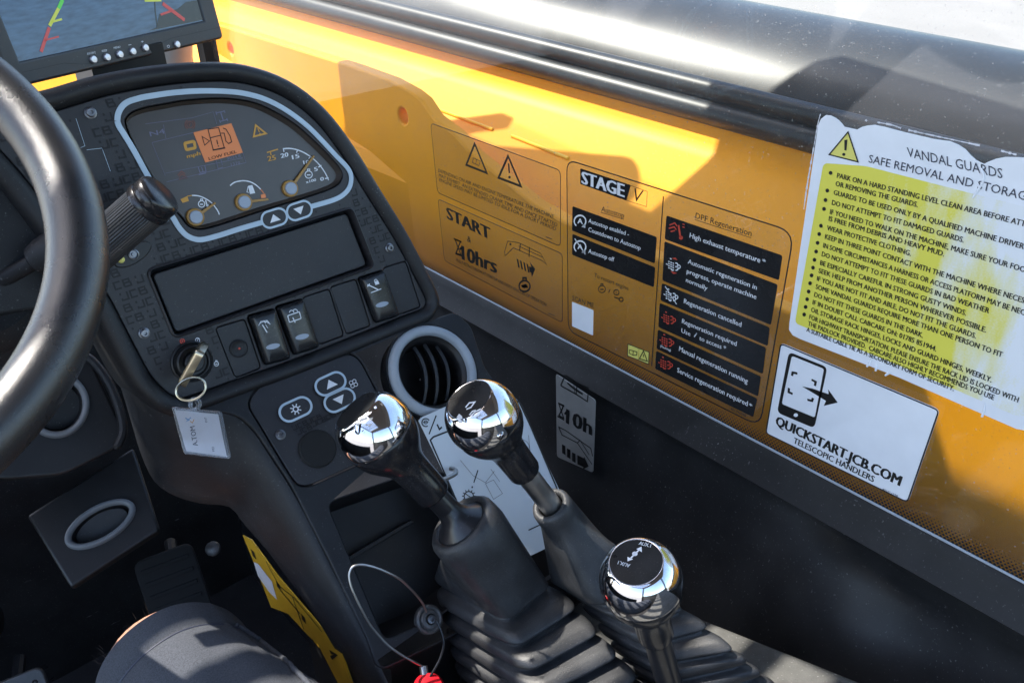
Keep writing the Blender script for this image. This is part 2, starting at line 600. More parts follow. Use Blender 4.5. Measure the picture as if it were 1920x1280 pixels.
def worn_yellow():
    m = mat('worn_yellow_print', (0.74, 0.66, 0.05), 0.45)
    t = m.node_tree
    N, L = t.nodes, t.links
    b = N['Principled BSDF']
    tc = N.new('ShaderNodeTexCoord')
    mp = N.new('ShaderNodeMapping'); mp.inputs['Scale'].default_value = (1, 42, 12); mp.inputs['Rotation'].default_value = (0.25, 0, 0)
    L.new(tc.outputs['Object'], mp.inputs[0])
    n = N.new('ShaderNodeTexNoise'); n.inputs['Scale'].default_value = 1.0; n.inputs['Detail'].default_value = 3
    L.new(mp.outputs[0], n.inputs['Vector'])
    n2 = N.new('ShaderNodeTexNoise'); n2.inputs['Scale'].default_value = 700
    L.new(tc.outputs['Object'], n2.inputs['Vector'])
    sx = N.new('ShaderNodeSeparateXYZ'); L.new(tc.outputs['Object'], sx.inputs[0])
    dg = N.new('ShaderNodeMath'); dg.operation = 'MULTIPLY_ADD'; dg.inputs[1].default_value = -0.45
    L.new(sx.outputs[2], dg.inputs[0]); L.new(sx.outputs[1], dg.inputs[2])
    a = N.new('ShaderNodeMapRange')     # bleached towards the upper rear corner of the sticker
    a.inputs[1].default_value, a.inputs[2].default_value, a.inputs[3].default_value, a.inputs[4].default_value = 0.06, -0.075, -0.38, 0.30
    L.new(dg.outputs[0], a.inputs[0])
    s = N.new('ShaderNodeMath'); L.new(n.outputs[0], s.inputs[0]); L.new(a.outputs[0], s.inputs[1])
    s2 = N.new('ShaderNodeMath'); s2.operation = 'MULTIPLY_ADD'; L.new(n2.outputs[0], s2.inputs[0]); s2.inputs[1].default_value = 0.16; L.new(s.outputs[0], s2.inputs[2])
    r = N.new('ShaderNodeMapRange'); r.inputs[1].default_value = 0.52; r.inputs[2].default_value = 0.80
    L.new(s2.outputs[0], r.inputs[0])
    x = N.new('ShaderNodeMix'); x.data_type = 'RGBA'
    L.new(r.outputs[0], x.inputs[0]); x.inputs[6].default_value = (0.74, 0.68, 0.09, 1); x.inputs[7].default_value = (0.77, 0.80, 0.82, 1)
    L.new(x.outputs[2], b.inputs['Base Color'])
    return m
M['worn'] = worn_yellow()

def screen_mat():
    m = mat('camera_picture_screen', (0.02, 0.03, 0.05), 0.15)
    t = m.node_tree
    N, L = t.nodes, t.links
    b = N['Principled BSDF']
    tc = N.new('ShaderNodeTexCoord')
    n = N.new('ShaderNodeTexNoise'); n.inputs['Scale'].default_value = 160; n.inputs['Detail'].default_value = 6
    mp = N.new('ShaderNodeMapping'); mp.inputs['Scale'].default_value = (0.5, 0.5, 2.2)
    L.new(tc.outputs['Object'], mp.inputs[0]); L.new(mp.outputs[0], n.inputs['Vector'])
    r = N.new('ShaderNodeMapRange'); r.inputs[1].default_value = 0.25; r.inputs[2].default_value = 0.75
    L.new(n.outputs[0], r.inputs[0])
    x = N.new('ShaderNodeMix'); x.data_type = 'RGBA'
    L.new(r.outputs[0], x.inputs[0]); x.inputs[6].default_value = (0.014, 0.032, 0.065, 1); x.inputs[7].default_value = (0.035, 0.075, 0.14, 1)
    L.new(x.outputs[2], b.inputs['Emission Color'])
    b.inputs['Emission Strength'].default_value = 0.22
    L.new(x.outputs[2], b.inputs['Base Color'])
    return m
M['screen'] = screen_mat()
for nm_, col_ in (('scrgreen', (0.05, 0.35, 0.03)), ('scryellow', (0.30, 0.35, 0.03)), ('scrred', (0.28, 0.02, 0.02)), ('scrdark', (0.006, 0.008, 0.012))):
    M[nm_] = mat('screen_' + nm_[3:] + '_line', col_, 0.2, emit=col_, estr=0.2)

# ------------------------------------------------------------------ planes of the place
sD, sL = rad(71.7), rad(49)
DASH = Plane(at((490, 510), 0.70), (1, 0, 0), (0, math.cos(sD), math.sin(sD)))
_d = ray((627, 650))
_b = _d * (DASH.o.dot(DASH.n) / _d.dot(DASH.n))
LOW = Plane(_b, (1, 0, 0), (0, math.cos(sL), math.sin(sL)))
GL = Plane((0.58, 0, 0), (0, -1, 0), (0, 0, 1))
MON = Plane(at((220, 100), 0.775), (0.927, 0.374, 0), (-0.374 * 0.17, 0.927 * 0.17, 0.985))
sW = rad(38)
WHEEL = Plane((-0.058, 0.524, -0.147), (1, 0, 0), (0, math.cos(sW), math.sin(sW)))
XU = Vector((1, 0, 0))
Z1 = zoom(0, 0, 4)
Z2 = zoom(200, 150, 4)
Z3 = zoom(180, 360, 2.977)
Z5 = zoom(440, 560, 2.977)
Z6 = zoom(600, 700, 2.207)
Z7 = zoom(960, 860, 3.048)

# ------------------------------------------------------------------ ground and cab shell
mb = MB()
mb.add([(-400, -400, -2.25), (400, -400, -2.25), (400, 400, -2.25), (-400, 400, -2.25)], [(0, 1, 2, 3)])
struct(mb.build('ground', M['ground'], flat=True))

mb = MB()
box(mb, (-0.72, -0.80, -1.32), (0.70, 1.50, -1.27))
fl = struct(mb.build('floor', M['floor']))

# roof with a barred roof window over the driver and in front of him
mb = MB()
ROOF = Plane((0, 0, 0.44), (1, 0, 0), (0, 1, 0))
slab(mb, ROOF, [(-0.74, -0.85), (0.84, -0.85), (0.84, 0.98), (0.74, 1.08), (0.52, 1.16), (0.50, 1.66), (-0.74, 1.66)], 0, 0.06, 0.01, holes=[[(-0.70, -0.50), (-0.02, -0.50), (-0.02, 0.70), (0.12, 0.70), (0.12, 0.88), (0.03, 0.90), (0.03, 1.22), (-0.70, 1.22)], [(0.36, 0.57), (0.46, 0.57), (0.46, 0.74), (0.36, 0.74)]], bottom=True)  # second hole, right overhang and narrowed front made up to place sun and shade
roof = struct(mb.build('roof', M['roofm']))
for k in range(18):
    mb = MB()
    y = -0.40 + 0.095 * k
    tube(mb, [(-0.72, y, 0.52), (0.16, y, 0.52)], 0.019, 12)
    mb.build('roof_bar', M['bar'], roof)
# rear wall with window, left door lower half, posts
mb = MB()
box(mb, (-0.74, -0.85, -1.3), (0.70, -0.80, -0.30))
struct(mb.build('rear_wall', M['wall']))
mb = MB()
box(mb, (-0.74, 1.30, -1.3), (0.50, 1.36, -0.36))
struct(mb.build('front_wall', M['wall']))
mb = MB()
box(mb, (-0.76, -0.40, -1.3), (-0.71, 1.30, -0.58))
struct(mb.build('door', M['wall']))
for nm, lo, hi in (('cab_post', (-0.76, -0.85, -1.3), (-0.69, -0.76, 0.44)), ('cab_post', (-0.76, 1.06, -1.3), (-0.70, 1.13, 0.44)),
                   ('cab_post', (0.60, -0.85, -1.3), (0.68, -0.76, 0.44))):
    mb = MB()
    box(mb, lo, hi)
    struct(mb.build(nm, M['bar']))
mb = MB()
tube(mb, [(0.545, 1.60, -1.3), (0.545, 1.56, -0.3), (0.56, 1.22, 0.45)], 0.045, 14)
struct(mb.build('cab_post', M['pillar']))

# side panel under the window, swept along y
def sweep_y(mb, prof, ys, fn=None):
    rings = []
    for y in ys:
        rings.append([Vector((x, y, z)) + (fn(x, y, z) if fn else Vector()) for x, z in prof])
    loft(mb, rings, closed=False)
YS = [1.46 - 0.03 * k for k in range(72)]
mb = MB()
def panel_fn(x, y, z):
    if z > -0.525: return Vector()
    # a shallow pad pressed into the panel, ending in a slanted step
    t = (y - 0.18 - 0.9 * (z + 0.60)) / 0.02
    s = 1 / (1 + math.exp(max(-30, min(30, t))))
    w = 0.0025 * math.sin(y * 9 + z * 14) + 0.002 * math.sin(y * 23 - z * 31)
    return Vector((0.013 * s * min(1, (-0.525 - z) / 0.03) + w, 0, 0))
prof = [(0.560, -0.508), (0.571, -0.513), (0.577, -0.525)]
for k in range(1, 25):
    t = k / 24
    prof.append((0.577 - 0.03 * t - 0.055 * t ** 2.4, -0.525 - 0.20 * t))
prof += [(0.47, -0.76), (0.40, -0.80), (0.40, -1.30)]
sweep_y(mb, prof, YS, panel_fn)
side = struct(mb.build('side_wall', M['wall'], angle=50))
mb = MB()
sweep_y(mb, [(0.5799, -0.4772), (0.578, -0.478), (0.576, -0.481), (0.573, -0.487), (0.568, -0.497), (0.5615, -0.506), (0.560, -0.508)], YS)
mb.build('window_channel', M['seal'], side)
mb = MB()
tube(mb, [(0.5782, 1.45, -0.4776), (0.5782, -0.6, -0.4776)], 0.0011, 6)  # pale grey line painted as the highlight on seal and glass edge
mb.build('edge_highlight', M['grey'], side)

# side window
gw = thing('side_window', 'large flat clear side window with dusty glass and dotted lower border', 'window', (0.58, 0.45, -0.475))
mb = MB()
box(mb, (0.5802, -0.62, -0.482), (0.585, 1.45, 0.44))
pane = mb.build('pane', M['glass'], gw, flat=True)
mb = MB()
for r in range(7):
    z = -0.4762 + r * 0.0024
    s = (1.55, 1.4, 1.2, 1.0, 0.8, 0.55, 0.35)[r] * 0.00095
    y = 1.43 - (r % 2) * 0.0016
    while y > -0.25:
        mb.add([GL.P((-y + s, z), 0.0004), GL.P((-y, z + s), 0.0004), GL.P((-y - s, z), 0.0004), GL.P((-y, z - s), 0.0004)], [(0, 1, 2, 3)])
        y -= 0.0032
o = mb.build('border_dots', M['ink'], gw, flat=True, kind='stuff')
mb = MB()
box(mb, (0.566, 1.435, -0.50), (0.59, 1.462, 0.44))
mb.build('front_seal', M['seal'], gw)

# ------------------------------------------------------------------ outside: yellow chassis plate, boom
PLX = 0.72
PLT = Plane((PLX, 0, 0), (0, -1, 0), (0, 0, 1))
top = [PLT.uv(p) for p in [(300, 20), (422, 50), (659, 124), (730, 150), (770, 172), (790, 188), (812, 221), (850, 250), (884, 288), (944, 337), (1000, 382), (1052, 412)]]
q = [Vector((-2.6, -0.30))] + top + [Vector((-0.45, -0.418)), Vector((0.6, -0.43)), Vector((0.6, -1.2)), Vector((-2.6, -1.2))]
hole = circle(PLT.uv((755, 218)), 0.0125, 24)
hole2 = circle(PLT.uv((432, 92)), 0.012, 20)
mb = MB()
slab(mb, PLT, q, -0.02, 0.0, 0.004, holes=[hole, hole2])
ch = tag(mb.build('chassis_plate', M['yellow']), 'flat yellow steel plate with a round hole just outside the window', 'plate')

BD = Vector((-0.127, 0.99, 0.07)).normalized()
def extrude_b(mb, prof, s0=-1.7, s1=2.6):
    P0 = [Vector((x, 0.84, z)) for x, z in prof]
    loft(mb, [[p + BD * s1 for p in P0], [p + BD * s0 for p in P0]], closed=False)
bo = thing('boom', 'long boom with yellow lower side and glossy black rounded top outside the window', 'boom', (1.0, 0.84, -0.5))
mb = MB()
extrude_b(mb, [(0.745, -1.1), (0.752, -0.475), (0.765, -0.453), (0.80, -0.432), (0.86, -0.398), (0.925, -0.362), (0.937, -0.353), (0.944, -0.342), (0.957, -0.322), (1.0, -0.318)])
ys_ = mb.build('lower_side', M['yellow'], bo, angle=25)
mb = MB()
extrude_b(mb, [(0.955 + 0.0165 * math.sin(t), -0.307 + 0.0165 * math.cos(t)) for t in [2 * math.pi * k / 18 for k in range(19)]])
mb.build('edge_tube', M['hose'], bo)
mb = MB()
extrude_b(mb, [(0.965 + 0.0145 * math.sin(t), -0.279 + 0.0145 * math.cos(t)) for t in [2 * math.pi * k / 18 for k in range(19)]])
mb.build('edge_tube', M['hose'], bo)
mb = MB()
extrude_b(mb, [(1.16 + 0.175 * math.cos(t), -0.375 + 0.175 * math.sin(t)) for t in [rad(200 - 8 * k) for k in range(30)]])
mb.build('cover', M['hood'], bo, angle=60)
SLP = Plane(Vector((0.86, 0.84, -0.398)), BD, (Vector((0.925, 0.84, -0.362)) - Vector((0.80, 0.84, -0.432))))
if SLP.n.z < 0: SLP = Plane(SLP.o, -SLP.u, SLP.v)
for a, b2 in (((822, 206), (924, 244)), ((960, 256), (1066, 298))):
    mb = MB()
    tube(mb, [SLP.P(SLP.uv(a), 0.001), SLP.P(SLP.uv(b2), 0.001)], 0.0028, 8)
    mb.build('weld_rib', M['gold'], bo)

# ------------------------------------------------------------------ dashboard
dash = thing('dashboard', 'black moulded dashboard with gauges, switches and centre console beside the steering wheel', 'dashboard', (0.27, 0.62, -0.6))
fas_px = [(-90, 215), (0, 226), (95, 211), (200, 180), (300, 161), (390, 153), (460, 157), (530, 181), (590, 226), (640, 290), (690, 370), (740, 450), (780, 525), (797, 560),
          (797, 571), (788, 580), (751, 594), (627, 644), (530, 681), (442, 711), (352, 743), (332, 743), (312, 733), (281, 699), (240, 623), (200, 548), (130, 447), (62, 352), (0, 280), (-90, 190)]
fas = ccw(smooth(DASH.uvs(fas_px), 4))
lens_px = zs(Z2, [(148, 325), (158, 285), (205, 245), (300, 213), (450, 185), (600, 160), (850, 145), (1050, 165), (1200, 215), (1400, 330), (1550, 460), (1690, 600), (1752, 680), (1758, 738), (1700, 800), (1500, 872), (1200, 962),
                      (950, 1045), (800, 1092), (700, 1112), (620, 1090), (560, 1020), (500, 950), (410, 820), (330, 700), (240, 540), (180, 420)])
lens = ccw(smooth(DASH.uvs(lens_px), 4))
slot = ccw(rounded(DASH.uvs(zs(Z3, [(292, 440), (1425, 92), (1548, 410), (440, 805)])), 0.005))
def quad3(*p): return DASH.uvs(zs(Z3, p))
sw = dict(b1=quad3((670, 760), (830, 712), (920, 980), (780, 1035)), r1=quad3((845, 692), (993, 652), (1082, 925), (940, 962)),
          r2=quad3((1000, 642), (1150, 597), (1242, 862), (1100, 905)), b2=quad3((1157, 590), (1303, 543), (1383, 800), (1248, 850)),
          b3=quad3((1310, 533), (1452, 488), (1532, 745), (1400, 792)), r3=quad3((1460, 482), (1600, 437), (1688, 688), (1555, 727)),
          b4=quad3((1603, 427), (1730, 386), (1812, 640), (1692, 682)))
sw = {k: ccw(rounded(v, 0.003, 4)) for k, v in sw.items()}
ign_c = DASH.uv(Z3(535, 945))
ign = circle(ign_c, 0.0172, 40)
mb = MB()
slab(mb, DASH, fas, -0.006, 0, 0.0008, holes=[inset(lens, -0.001), slot] + [inset(v, -0.0006) for v in sw.values()])
fascia = mb.build('fascia', M['fascia'], dash)
mb = MB()
tri(mb, DASH, inset(fas, 0.001), [], -0.016)
mb.build('backing', M['deep'], dash, flat=True)
# rolled rim round the fascia
mb = MB()
ringwall(mb, DASH, [(inset(fas, -d), h) for d, h in [(0.0002, -0.008), (0.0006, -0.001), (0.0014, 0.0012), (0.0034, 0.0038), (0.0064, 0.0058), (0.0098, 0.0060), (0.0128, 0.0038), (0.0150, -0.001), (0.0162, -0.008), (0.0166, -0.06)]])
mb.build('rim', M['mould'], dash, angle=60)
# lower left panel behind the steering wheel
mb = MB()
slab(mb, DASH, DASH.uvs([(-160, 240), (-8, 292), (55, 360), (185, 548), (150, 585), (60, 585), (-30, 600), (-200, 600)]), -0.03, -0.012, 0.003)
mb.build('lower_panel', M['console'], dash)

# ---- instrument cluster
clu = MB()
ringwall(clu, DASH, [(lens, 0.0002), (inset(lens, 0.0012), -0.0035), (inset(lens, 0.0022), -0.0055), (inset(lens, 0.0024), -0.0060)], cap=True)
cl = clu.build('instrument_cluster', M['lens'], dash, angle=25)
ring_px = zs(Z2, [(78, 310), (85, 255), (115, 200), (160, 165), (230, 142), (300, 126), (500, 97), (700, 84), (900, 88), (1050, 107), (1200, 152), (1350, 232), (1500, 344), (1620, 464), (1720, 572), (1800, 655), (1830, 720), (1820, 800), (1775, 858), (1700, 900), (1530, 950)])
ring2_px = zs(Z2, [(1165, 1068), (1000, 1115), (850, 1163), (720, 1196), (650, 1190), (590, 1160), (540, 1105), (500, 1040), (440, 945), (370, 830), (290, 690), (200, 525), (130, 410), (92, 350), (78, 310)])
mb = MB()
LU = (DASH.uv(Z2(1000, 600)) - DASH.uv(Z2(1001, 600))).length      # metres per unit of zoom 2
for px in (ring_px, ring2_px):
    q = smooth(DASH.uvs(px), 5, False)
    ribbon(mb, DASH, q, 36 * LU, 0.0012)
    # sides
    n = len(q)
    ribbon(mb, DASH, q, 38 * LU, 0.0003)
mb.build('ring', M['pale'], cl, flat=True)
def pill_button(plane, z, a, b, r, parent, icon, k):
    """oval push button: a, b the centres of its two ends"""
    A, B = plane.uv(z(*a)), plane.uv(z(*b))
    d = (B - A).normalized()
    nrm = Vector((-d.y, d.x))
    q = [B + (d * math.cos(t) + nrm * math.sin(t)) * r for t in [rad(-90 + 15 * i) for i in range(13)]]
    q += [A + (-d * math.cos(t) - nrm * math.sin(t)) * r for t in [rad(-90 + 15 * i) for i in range(13)]]
    m = MB()
    slab(m, plane, q, -0.001, 0.0011, 0.0005)
    o = m.build('push_button', M['blank'], parent)
    m = MB()
    ribbon(m, plane, ccw(q), r * 0.26, 0.0014, True)
    m.build('outline', M['pale'], o, flat=True)
    c = (A + B) / 2
    pr = MB()
    if icon == 'up' or icon == 'down':
        s = 1 if icon == 'up' else -1
        tri(pr, plane, ccw([c + nrm * s * r * 0.5, c + d * r * 0.72 - nrm * s * r * 0.42, c - d * r * 0.72 - nrm * s * r * 0.42]), [], 0.0014)
    else:
        ribbon(pr, plane, circle(c, r * 0.28, 14), r * 0.14, 0.0014, True)
        for i in range(8):
            t = math.pi / 4 * i + 0.2
            e = Vector((math.cos(t), math.sin(t)))
            ribbon(pr, plane, [c + e * r * 0.36, c + e * r * 0.62], r * 0.12, 0.0014)
    pr.build('arrow' if icon in ('up', 'down') else 'snowflake', M['whitep'], o, flat=True)
pill_button(DASH, Z2, (1216, 1048), (1290, 1025), 0.0068, cl, 'up', 0)
pill_button(DASH, Z2, (1404, 992), (1478, 968), 0.0068, cl, 'down', 1)
HL = -0.0056
def P2(): return Print(DASH, HL, Z2)
p = P2()
p.line([(290, 330), (640, 285), (800, 240)], 3).line([(340, 470), (650, 395)], 3).line([(425, 335), (445, 440)], 3).line([(340, 470), (440, 720)], 3).line([(440, 700), (1020, 585)], 3).line([(800, 240), (825, 330)], 3)
p.line([(1020, 545), (1045, 620), (450, 765)], 3)
p.build('display_grid', M['dimp'], cl)
p = P2()
p.text('N4', (328, 425), (440, 400), (318, 390), 0.01)
p.line([(822, 248), (885, 235)], 7).line([(855, 242), (875, 305)], 9).line([(850, 312), (905, 298)], 7).line([(826, 262), (819, 238)], 8).line([(888, 248), (880, 228)], 8).line([(853, 322), (846, 300)], 8).line([(908, 308), (900, 288)], 8)
p.line([(685, 650), (700, 695), (745, 685), (735, 640)], 7).line([(712, 655), (724, 690)], 6).line([(690, 712), (745, 698)], 6)
p.line([(820, 600), (835, 665), (872, 655)], 4).line([(855, 592), (868, 640)], 4)
p.text('3024.8', (905, 600), (1005, 578), (900, 580)).text('1370', (935, 645), (1003, 630), (930, 625))
p.build('display_symbols', M['dimp'], cl)
p = P2()
p.ring((625, 335), 24, 6).arc((625, 335), 37, 120, 240, 6).arc((625, 335), 37, -60, 60, 6).text('P', (618, 347), (634, 343), (614, 325), 0.02)
p.line([(535, 715), (560, 685), (590, 705)], 8).line([(545, 725), (565, 705), (590, 722)], 7)
p.text('AUTO', (540, 752), (605, 738), (537, 736), 0.02)
p.build('warning_symbols', M['dimred'], cl)
p = P2()
p.line([(585, 475), (655, 460), (665, 510), (597, 525)], 22, True, 0.001)
p.text('mph', (602, 588), (705, 562), (597, 560), 0.03)
p.line([(1118, 340), (1195, 402), (1103, 425)], 13, True).line([(1133, 365), (1146, 392)], 8).ell((1150, 405), 6)
p.line([(1202, 545), (1285, 520)], 9).line([(1228, 540), (1233, 565)], 9)
p.text('25', (1208, 612), (1272, 598), (1202, 575), 0.03)
p.fill([(553, 895), (605, 870), (617, 908), (570, 922)]).line([(605, 872), (640, 866)], 7)
p.build('amber_symbols', M['amber'], cl)
p = P2()
p.fill([(1155, 862), (1188, 852), (1197, 882), (1160, 888)])
p.line([(1155, 820), (1178, 850)], 7)
p.build('low_fuel_mark', M['lcd'], cl)
p = P2()
p.fill([(650, 395), (935, 325), (1022, 545), (740, 620)])
p.build('fuel_warning_panel', M['lcd'], cl)
p = Print(DASH, HL + 0.0003, Z2)
p.line([(760, 370), (840, 358), (882, 508), (800, 525)], 7, True).line([(775, 435), (858, 415)], 7).line([(795, 528), (890, 510)], 9)
p.line([(858, 400), (882, 400), (895, 460), (915, 478), (938, 465), (925, 420), (895, 370), (872, 362)], 7)
p.line([(716, 425), (735, 490), (772, 458)], 6, True).line([(826, 450), (834, 485)], 8).ell((838, 497), 5)
p.text('LOW FUEL', (768, 603), (978, 548), (762, 580), 0.01)
p.build('fuel_warning_print', M['fprint'], cl)
p = P2()
def arc_pts(pts, w): p.line([tuple(v) for v in smooth(pts, 6, False)], w)
arc_pts([(640, 866), (690, 870), (740, 890), (785, 920), (815, 955), (835, 985), (845, 1010)], 9)
arc_pts([(926, 793), (955, 770), (1000, 758), (1040, 757), (1080, 766), (1120, 788), (1155, 820)], 9)
arc_pts([(1322, 517), (1370, 514), (1420, 522), (1475, 543), (1530, 577), (1575, 615), (1610, 655), (1640, 700), (1665, 752)], 9)
for a, b2 in (((1325, 517), (1330, 540)), ((1432, 525), (1424, 547)), ((1530, 570), (1515, 592)), ((1610, 640), (1588, 655)), ((1665, 735), (1638, 740))):
    p.line([a, b2], 8)
for s, a, b2, c in (('20', (1307, 587), (1365, 573), (1302, 556)), ('15', (1392, 597), (1448, 583), (1386, 567)), ('10', (1477, 634), (1524, 626), (1471, 607)), ('5', (1558, 687), (1586, 680), (1552, 658)), ('0', (1603, 760), (1632, 752), (1598, 733)), ('x100', (1495, 777), (1572, 758), (1492, 757))):
    p.text(s, a, b2, c, 0.03)
def engine(p, c, r, w):
    p.ring(c, r, w)
    p.line([(c[0] - r * .3, c[1] - r * 1.05), (c[0] - r * .3, c[1] - r * 1.5), (c[0] + r * .3, c[1] - r * 1.5), (c[0] + r * .3, c[1] - r * 1.05)], w)
    p.line([(c[0] - r * .5, c[1] + r * .1), (c[0] + r * .5, c[1] + r * .1)], w * 1.2)
engine(p, (1515, 710), 27, 7)
engine(p, (712, 930), 24, 7)
p.line([(742, 900), (752, 940)], 9).ell((756, 942), 10)
p.fill([(1060, 795), (1092, 788), (1114, 848), (1075, 856)]).line([(1060, 800), (1052, 840), (1068, 845)], 5)
p.build('gauge_print', M['whitep'], cl)
for c, tip in (((678, 1028), (828, 920)), ((1042, 915), (1226, 893)), ((1392, 812), (1570, 566))):
    C_, T_ = DASH.uv(Z2(*c)), DASH.uv(Z2(*tip))
    m = MB()
    d = (T_ - C_).normalized(); nn = Vector((-d.y, d.x)); w = 9 * LU
    slab(m, DASH, ccw(circle(C_, 64 * LU, 30)), -0.0058, -0.0030, 0.0008)
    slab(m, DASH, ccw([C_ + d * 55 * LU + nn * w * 1.25, C_ + d * 55 * LU - nn * w * 1.25, T_ - nn * w * 0.8, T_ + nn * w * 0.8]), -0.0046, -0.0032, 0.0004)
    o = m.build('needle', M['needle'], cl)
    m = MB()
    slab(m, DASH, circle(C_, 47 * LU, 30), -0.0032, -0.0012, 0.0008)
    m.build('needle_hub', M['hub'], cl)
# ---- storage slot blank
mb = MB()
plate = ccw(rounded(DASH.uvs(zs(Z3, [(315, 460), (1400, 118), (1512, 408), (448, 785)]), -0.003), 0.004))
slab(mb, DASH, plate, -0.012, -0.0035, 0.001)
mb.build('radio_blank', M['blank'], dash)
mb = MB()
ringwall(mb, DASH, [(inset(slot, -0.0022), 0.0003), (inset(slot, -0.0016), 0.0016), (inset(slot, -0.0006), 0.0018), (slot, 0.0010), (inset(slot, 0.0006), -0.013)])
mb.build('slot_frame', M['fascia'], dash, angle=60)
# ---- switches
def tile(q, h0, h1, b, name, m_, parent):
    m = MB()
    slab(m, DASH, q, h0, h1, b)
    return m.build(name, m_, parent)
led = tile(sw['b1'], -0.01, -0.0006, 0.0006, 'switch_blank', M['blank'], dash)
mb = MB()
c = DASH.uv(Z3(797, 872))
lathe(mb, [(0.0078, -0.001), (0.0076, 0.0006), (0.0066, 0.0012), (0.0058, 0.0006), (0.0030, 0.0004), (0.0028, 0.0008), (0.0002, 0.0010)], DASH.P(c), DASH.n, 30, cap1=True)
mb.build('push_knob', M['mould'], led)
mb = MB()
lathe(mb, [(0.0011, 0.0004), (0.0009, 0.0016), (0.0001, 0.0018)], DASH.P(c), DASH.n, 10)
mb.build('indicator_lamp', M['redp'], led)
for k in ('b2', 'b3', 'b4'):
    tile(sw[k], -0.01, -0.0008, 0.0007, 'switch_blank', M['blank'], dash)
def rocker(key, icon):
    q = sw[key]
    # rocker cap: rounded ends, curved across its length
    qq = inset(q, 0.0004)
    cen = sum(qq, Vector((0, 0))) / len(qq)
    vdir = (DASH.uv(Z3(960, 960)) - DASH.uv(Z3(880, 690))).normalized()
    L = max(abs((p - cen).dot(vdir)) for p in qq)
    m = MB()
    rings = []
    for ins, hh in ((0, -0.008), (0, 0.0010), (0.0003, 0.0034), (0.0009, 0.0052), (0.0017, 0.0063), (0.0026, 0.0067)):
        rings.append([DASH.P(p, hh) for p in inset(qq, ins)])
    last = inset(qq, 0.0026)
    rings.append([DASH.P(cen + (p - cen) * 0.55, 0.0068) for p in last])
    loft(m, rings, cap1=True)
    o = m.build('rocker_switch', M['rocker'], dash, angle=70)
    return o, cen, vdir, L
HR = 0.0072
def hp(plane_h): return Print(DASH, plane_h, Z3)
o, cen, vd, L = rocker('r1', 0)
p = hp(HR); p.arc((940, 745), 30, 190, 330, 4, 22).line([(908, 745), (920, 722), (955, 716), (972, 738)], 4).line([(928, 740), (955, 783)], 6).line([(925, 728), (935, 718), (945, 730), (955, 718)], 4).line([(945, 738), (960, 760)], 3)
p.build('wiper_symbol', M['whitep'], o)
p = hp(HR); p.ell((988, 861), 40, 15, rot=-0.22); p.build('switch_lens', M['hub'], o)
o, cen, vd, L = rocker('r2', 0)
p = hp(HR); p.line([(1070, 690), (1135, 668), (1145, 705), (1080, 727)], 5, True, 0.0006).line([(1098, 700), (1112, 728)], 6).arc((1092, 672), 12, 180, 360, 4).arc((1112, 666), 12, 180, 360, 4)
p.build('wiper_symbol', M['whitep'], o)
p = hp(HR); p.ell((1151, 807), 39, 15, rot=-0.22); p.build('switch_lens', M['hub'], o)
o, cen, vd, L = rocker('r3', 0)
p = hp(HR); p.line([(1515, 518), (1535, 525), (1575, 545)], 6).line([(1535, 562), (1592, 540)], 5).line([(1515, 528), (1528, 512)], 5).fill([(1553, 500), (1574, 493), (1582, 512), (1560, 519)]).arc((1562, 496), 8, 170, 340, 4)
p.build('lock_symbol', M['whitep'], o)
p = hp(HR); p.ell((1597, 627), 37, 14, rot=-0.25); p.build('switch_lens', M['hub'], o)
# ---- screws
def screw(plane, c, parent, r=0.0033):
    m = MB()
    lathe(m, [(r * 1.35, 0.0002), (r * 1.3, 0.0009), (r, 0.0012), (r * 0.95, 0.0032), (r * 0.8, 0.0036), (r * 0.45, 0.0036), (r * 0.42, 0.0015), (0.0001, 0.0015)], plane.P(c), plane.n, 20)
    m.build('screw', M['screw'], parent)
for q in (Z3(268, 787), Z3(1636, 312), Z1(677, 848)):
    screw(DASH, DASH.uv(q), dash)
# ---- lock barrel recess left of the slot
mb = MB()
cc = DASH.uv(Z3(205, 348))
slab(mb, DASH, [cc + Vector((x, y)) for x, y in circle((0, 0), 0.0155, 30, 0.0068, 0.28)], 0, 0.0014, 0.0008)
lk = mb.build('lock_plate', M['black'], dash)
mb = MB()
lathe(mb, [(0.0042, 0.001), (0.0040, 0.0032), (0.0030, 0.0036), (0.0028, 0.0016), (0.0015, 0.0016), (0.0014, 0.0034), (0.0001, 0.0034)], DASH.P(cc), DASH.n, 20)
mb.build('barrel', M['screw'], lk)
mb = MB()
lathe(mb, [(0.0028, 0.001), (0.0024, 0.003), (0.0001, 0.0036)], DASH.P(DASH.uv(Z3(137, 377))), DASH.n, 14)
mb.build('indicator_lamp', M['paleyel'], lk)
# ---- ignition switch
mb = MB()
lathe(mb, [(r_ * 0.82, h_) for r_, h_ in [(0.0205, 0.0), (0.0203, 0.0015), (0.0190, 0.0022), (0.0178, 0.0016), (0.0172, 0.0024), (0.0165, 0.0060), (0.0150, 0.0070), (0.0138, 0.0066), (0.0132, 0.0035), (0.0100, 0.0035), (0.0095, 0.0080), (0.0080, 0.0088), (0.0001, 0.0088)]], DASH.P(ign_c), DASH.n, 40)
ig = mb.build('ignition_switch', M['black'], dash, angle=30)
p = Print(DASH, 0.0006, Z3); p.ring((567, 826), 12, 4).line([(563, 834), (571, 818)], 4); engine(p, (672, 958), 12, 4); p.build('ignition_marks', M['whitep'], ig)
p = Print(DASH, 0.0006, Z3); p.ring((482, 832), 12, 5).ell((482, 832), 5); p.build('off_mark', M['redp'], ig)

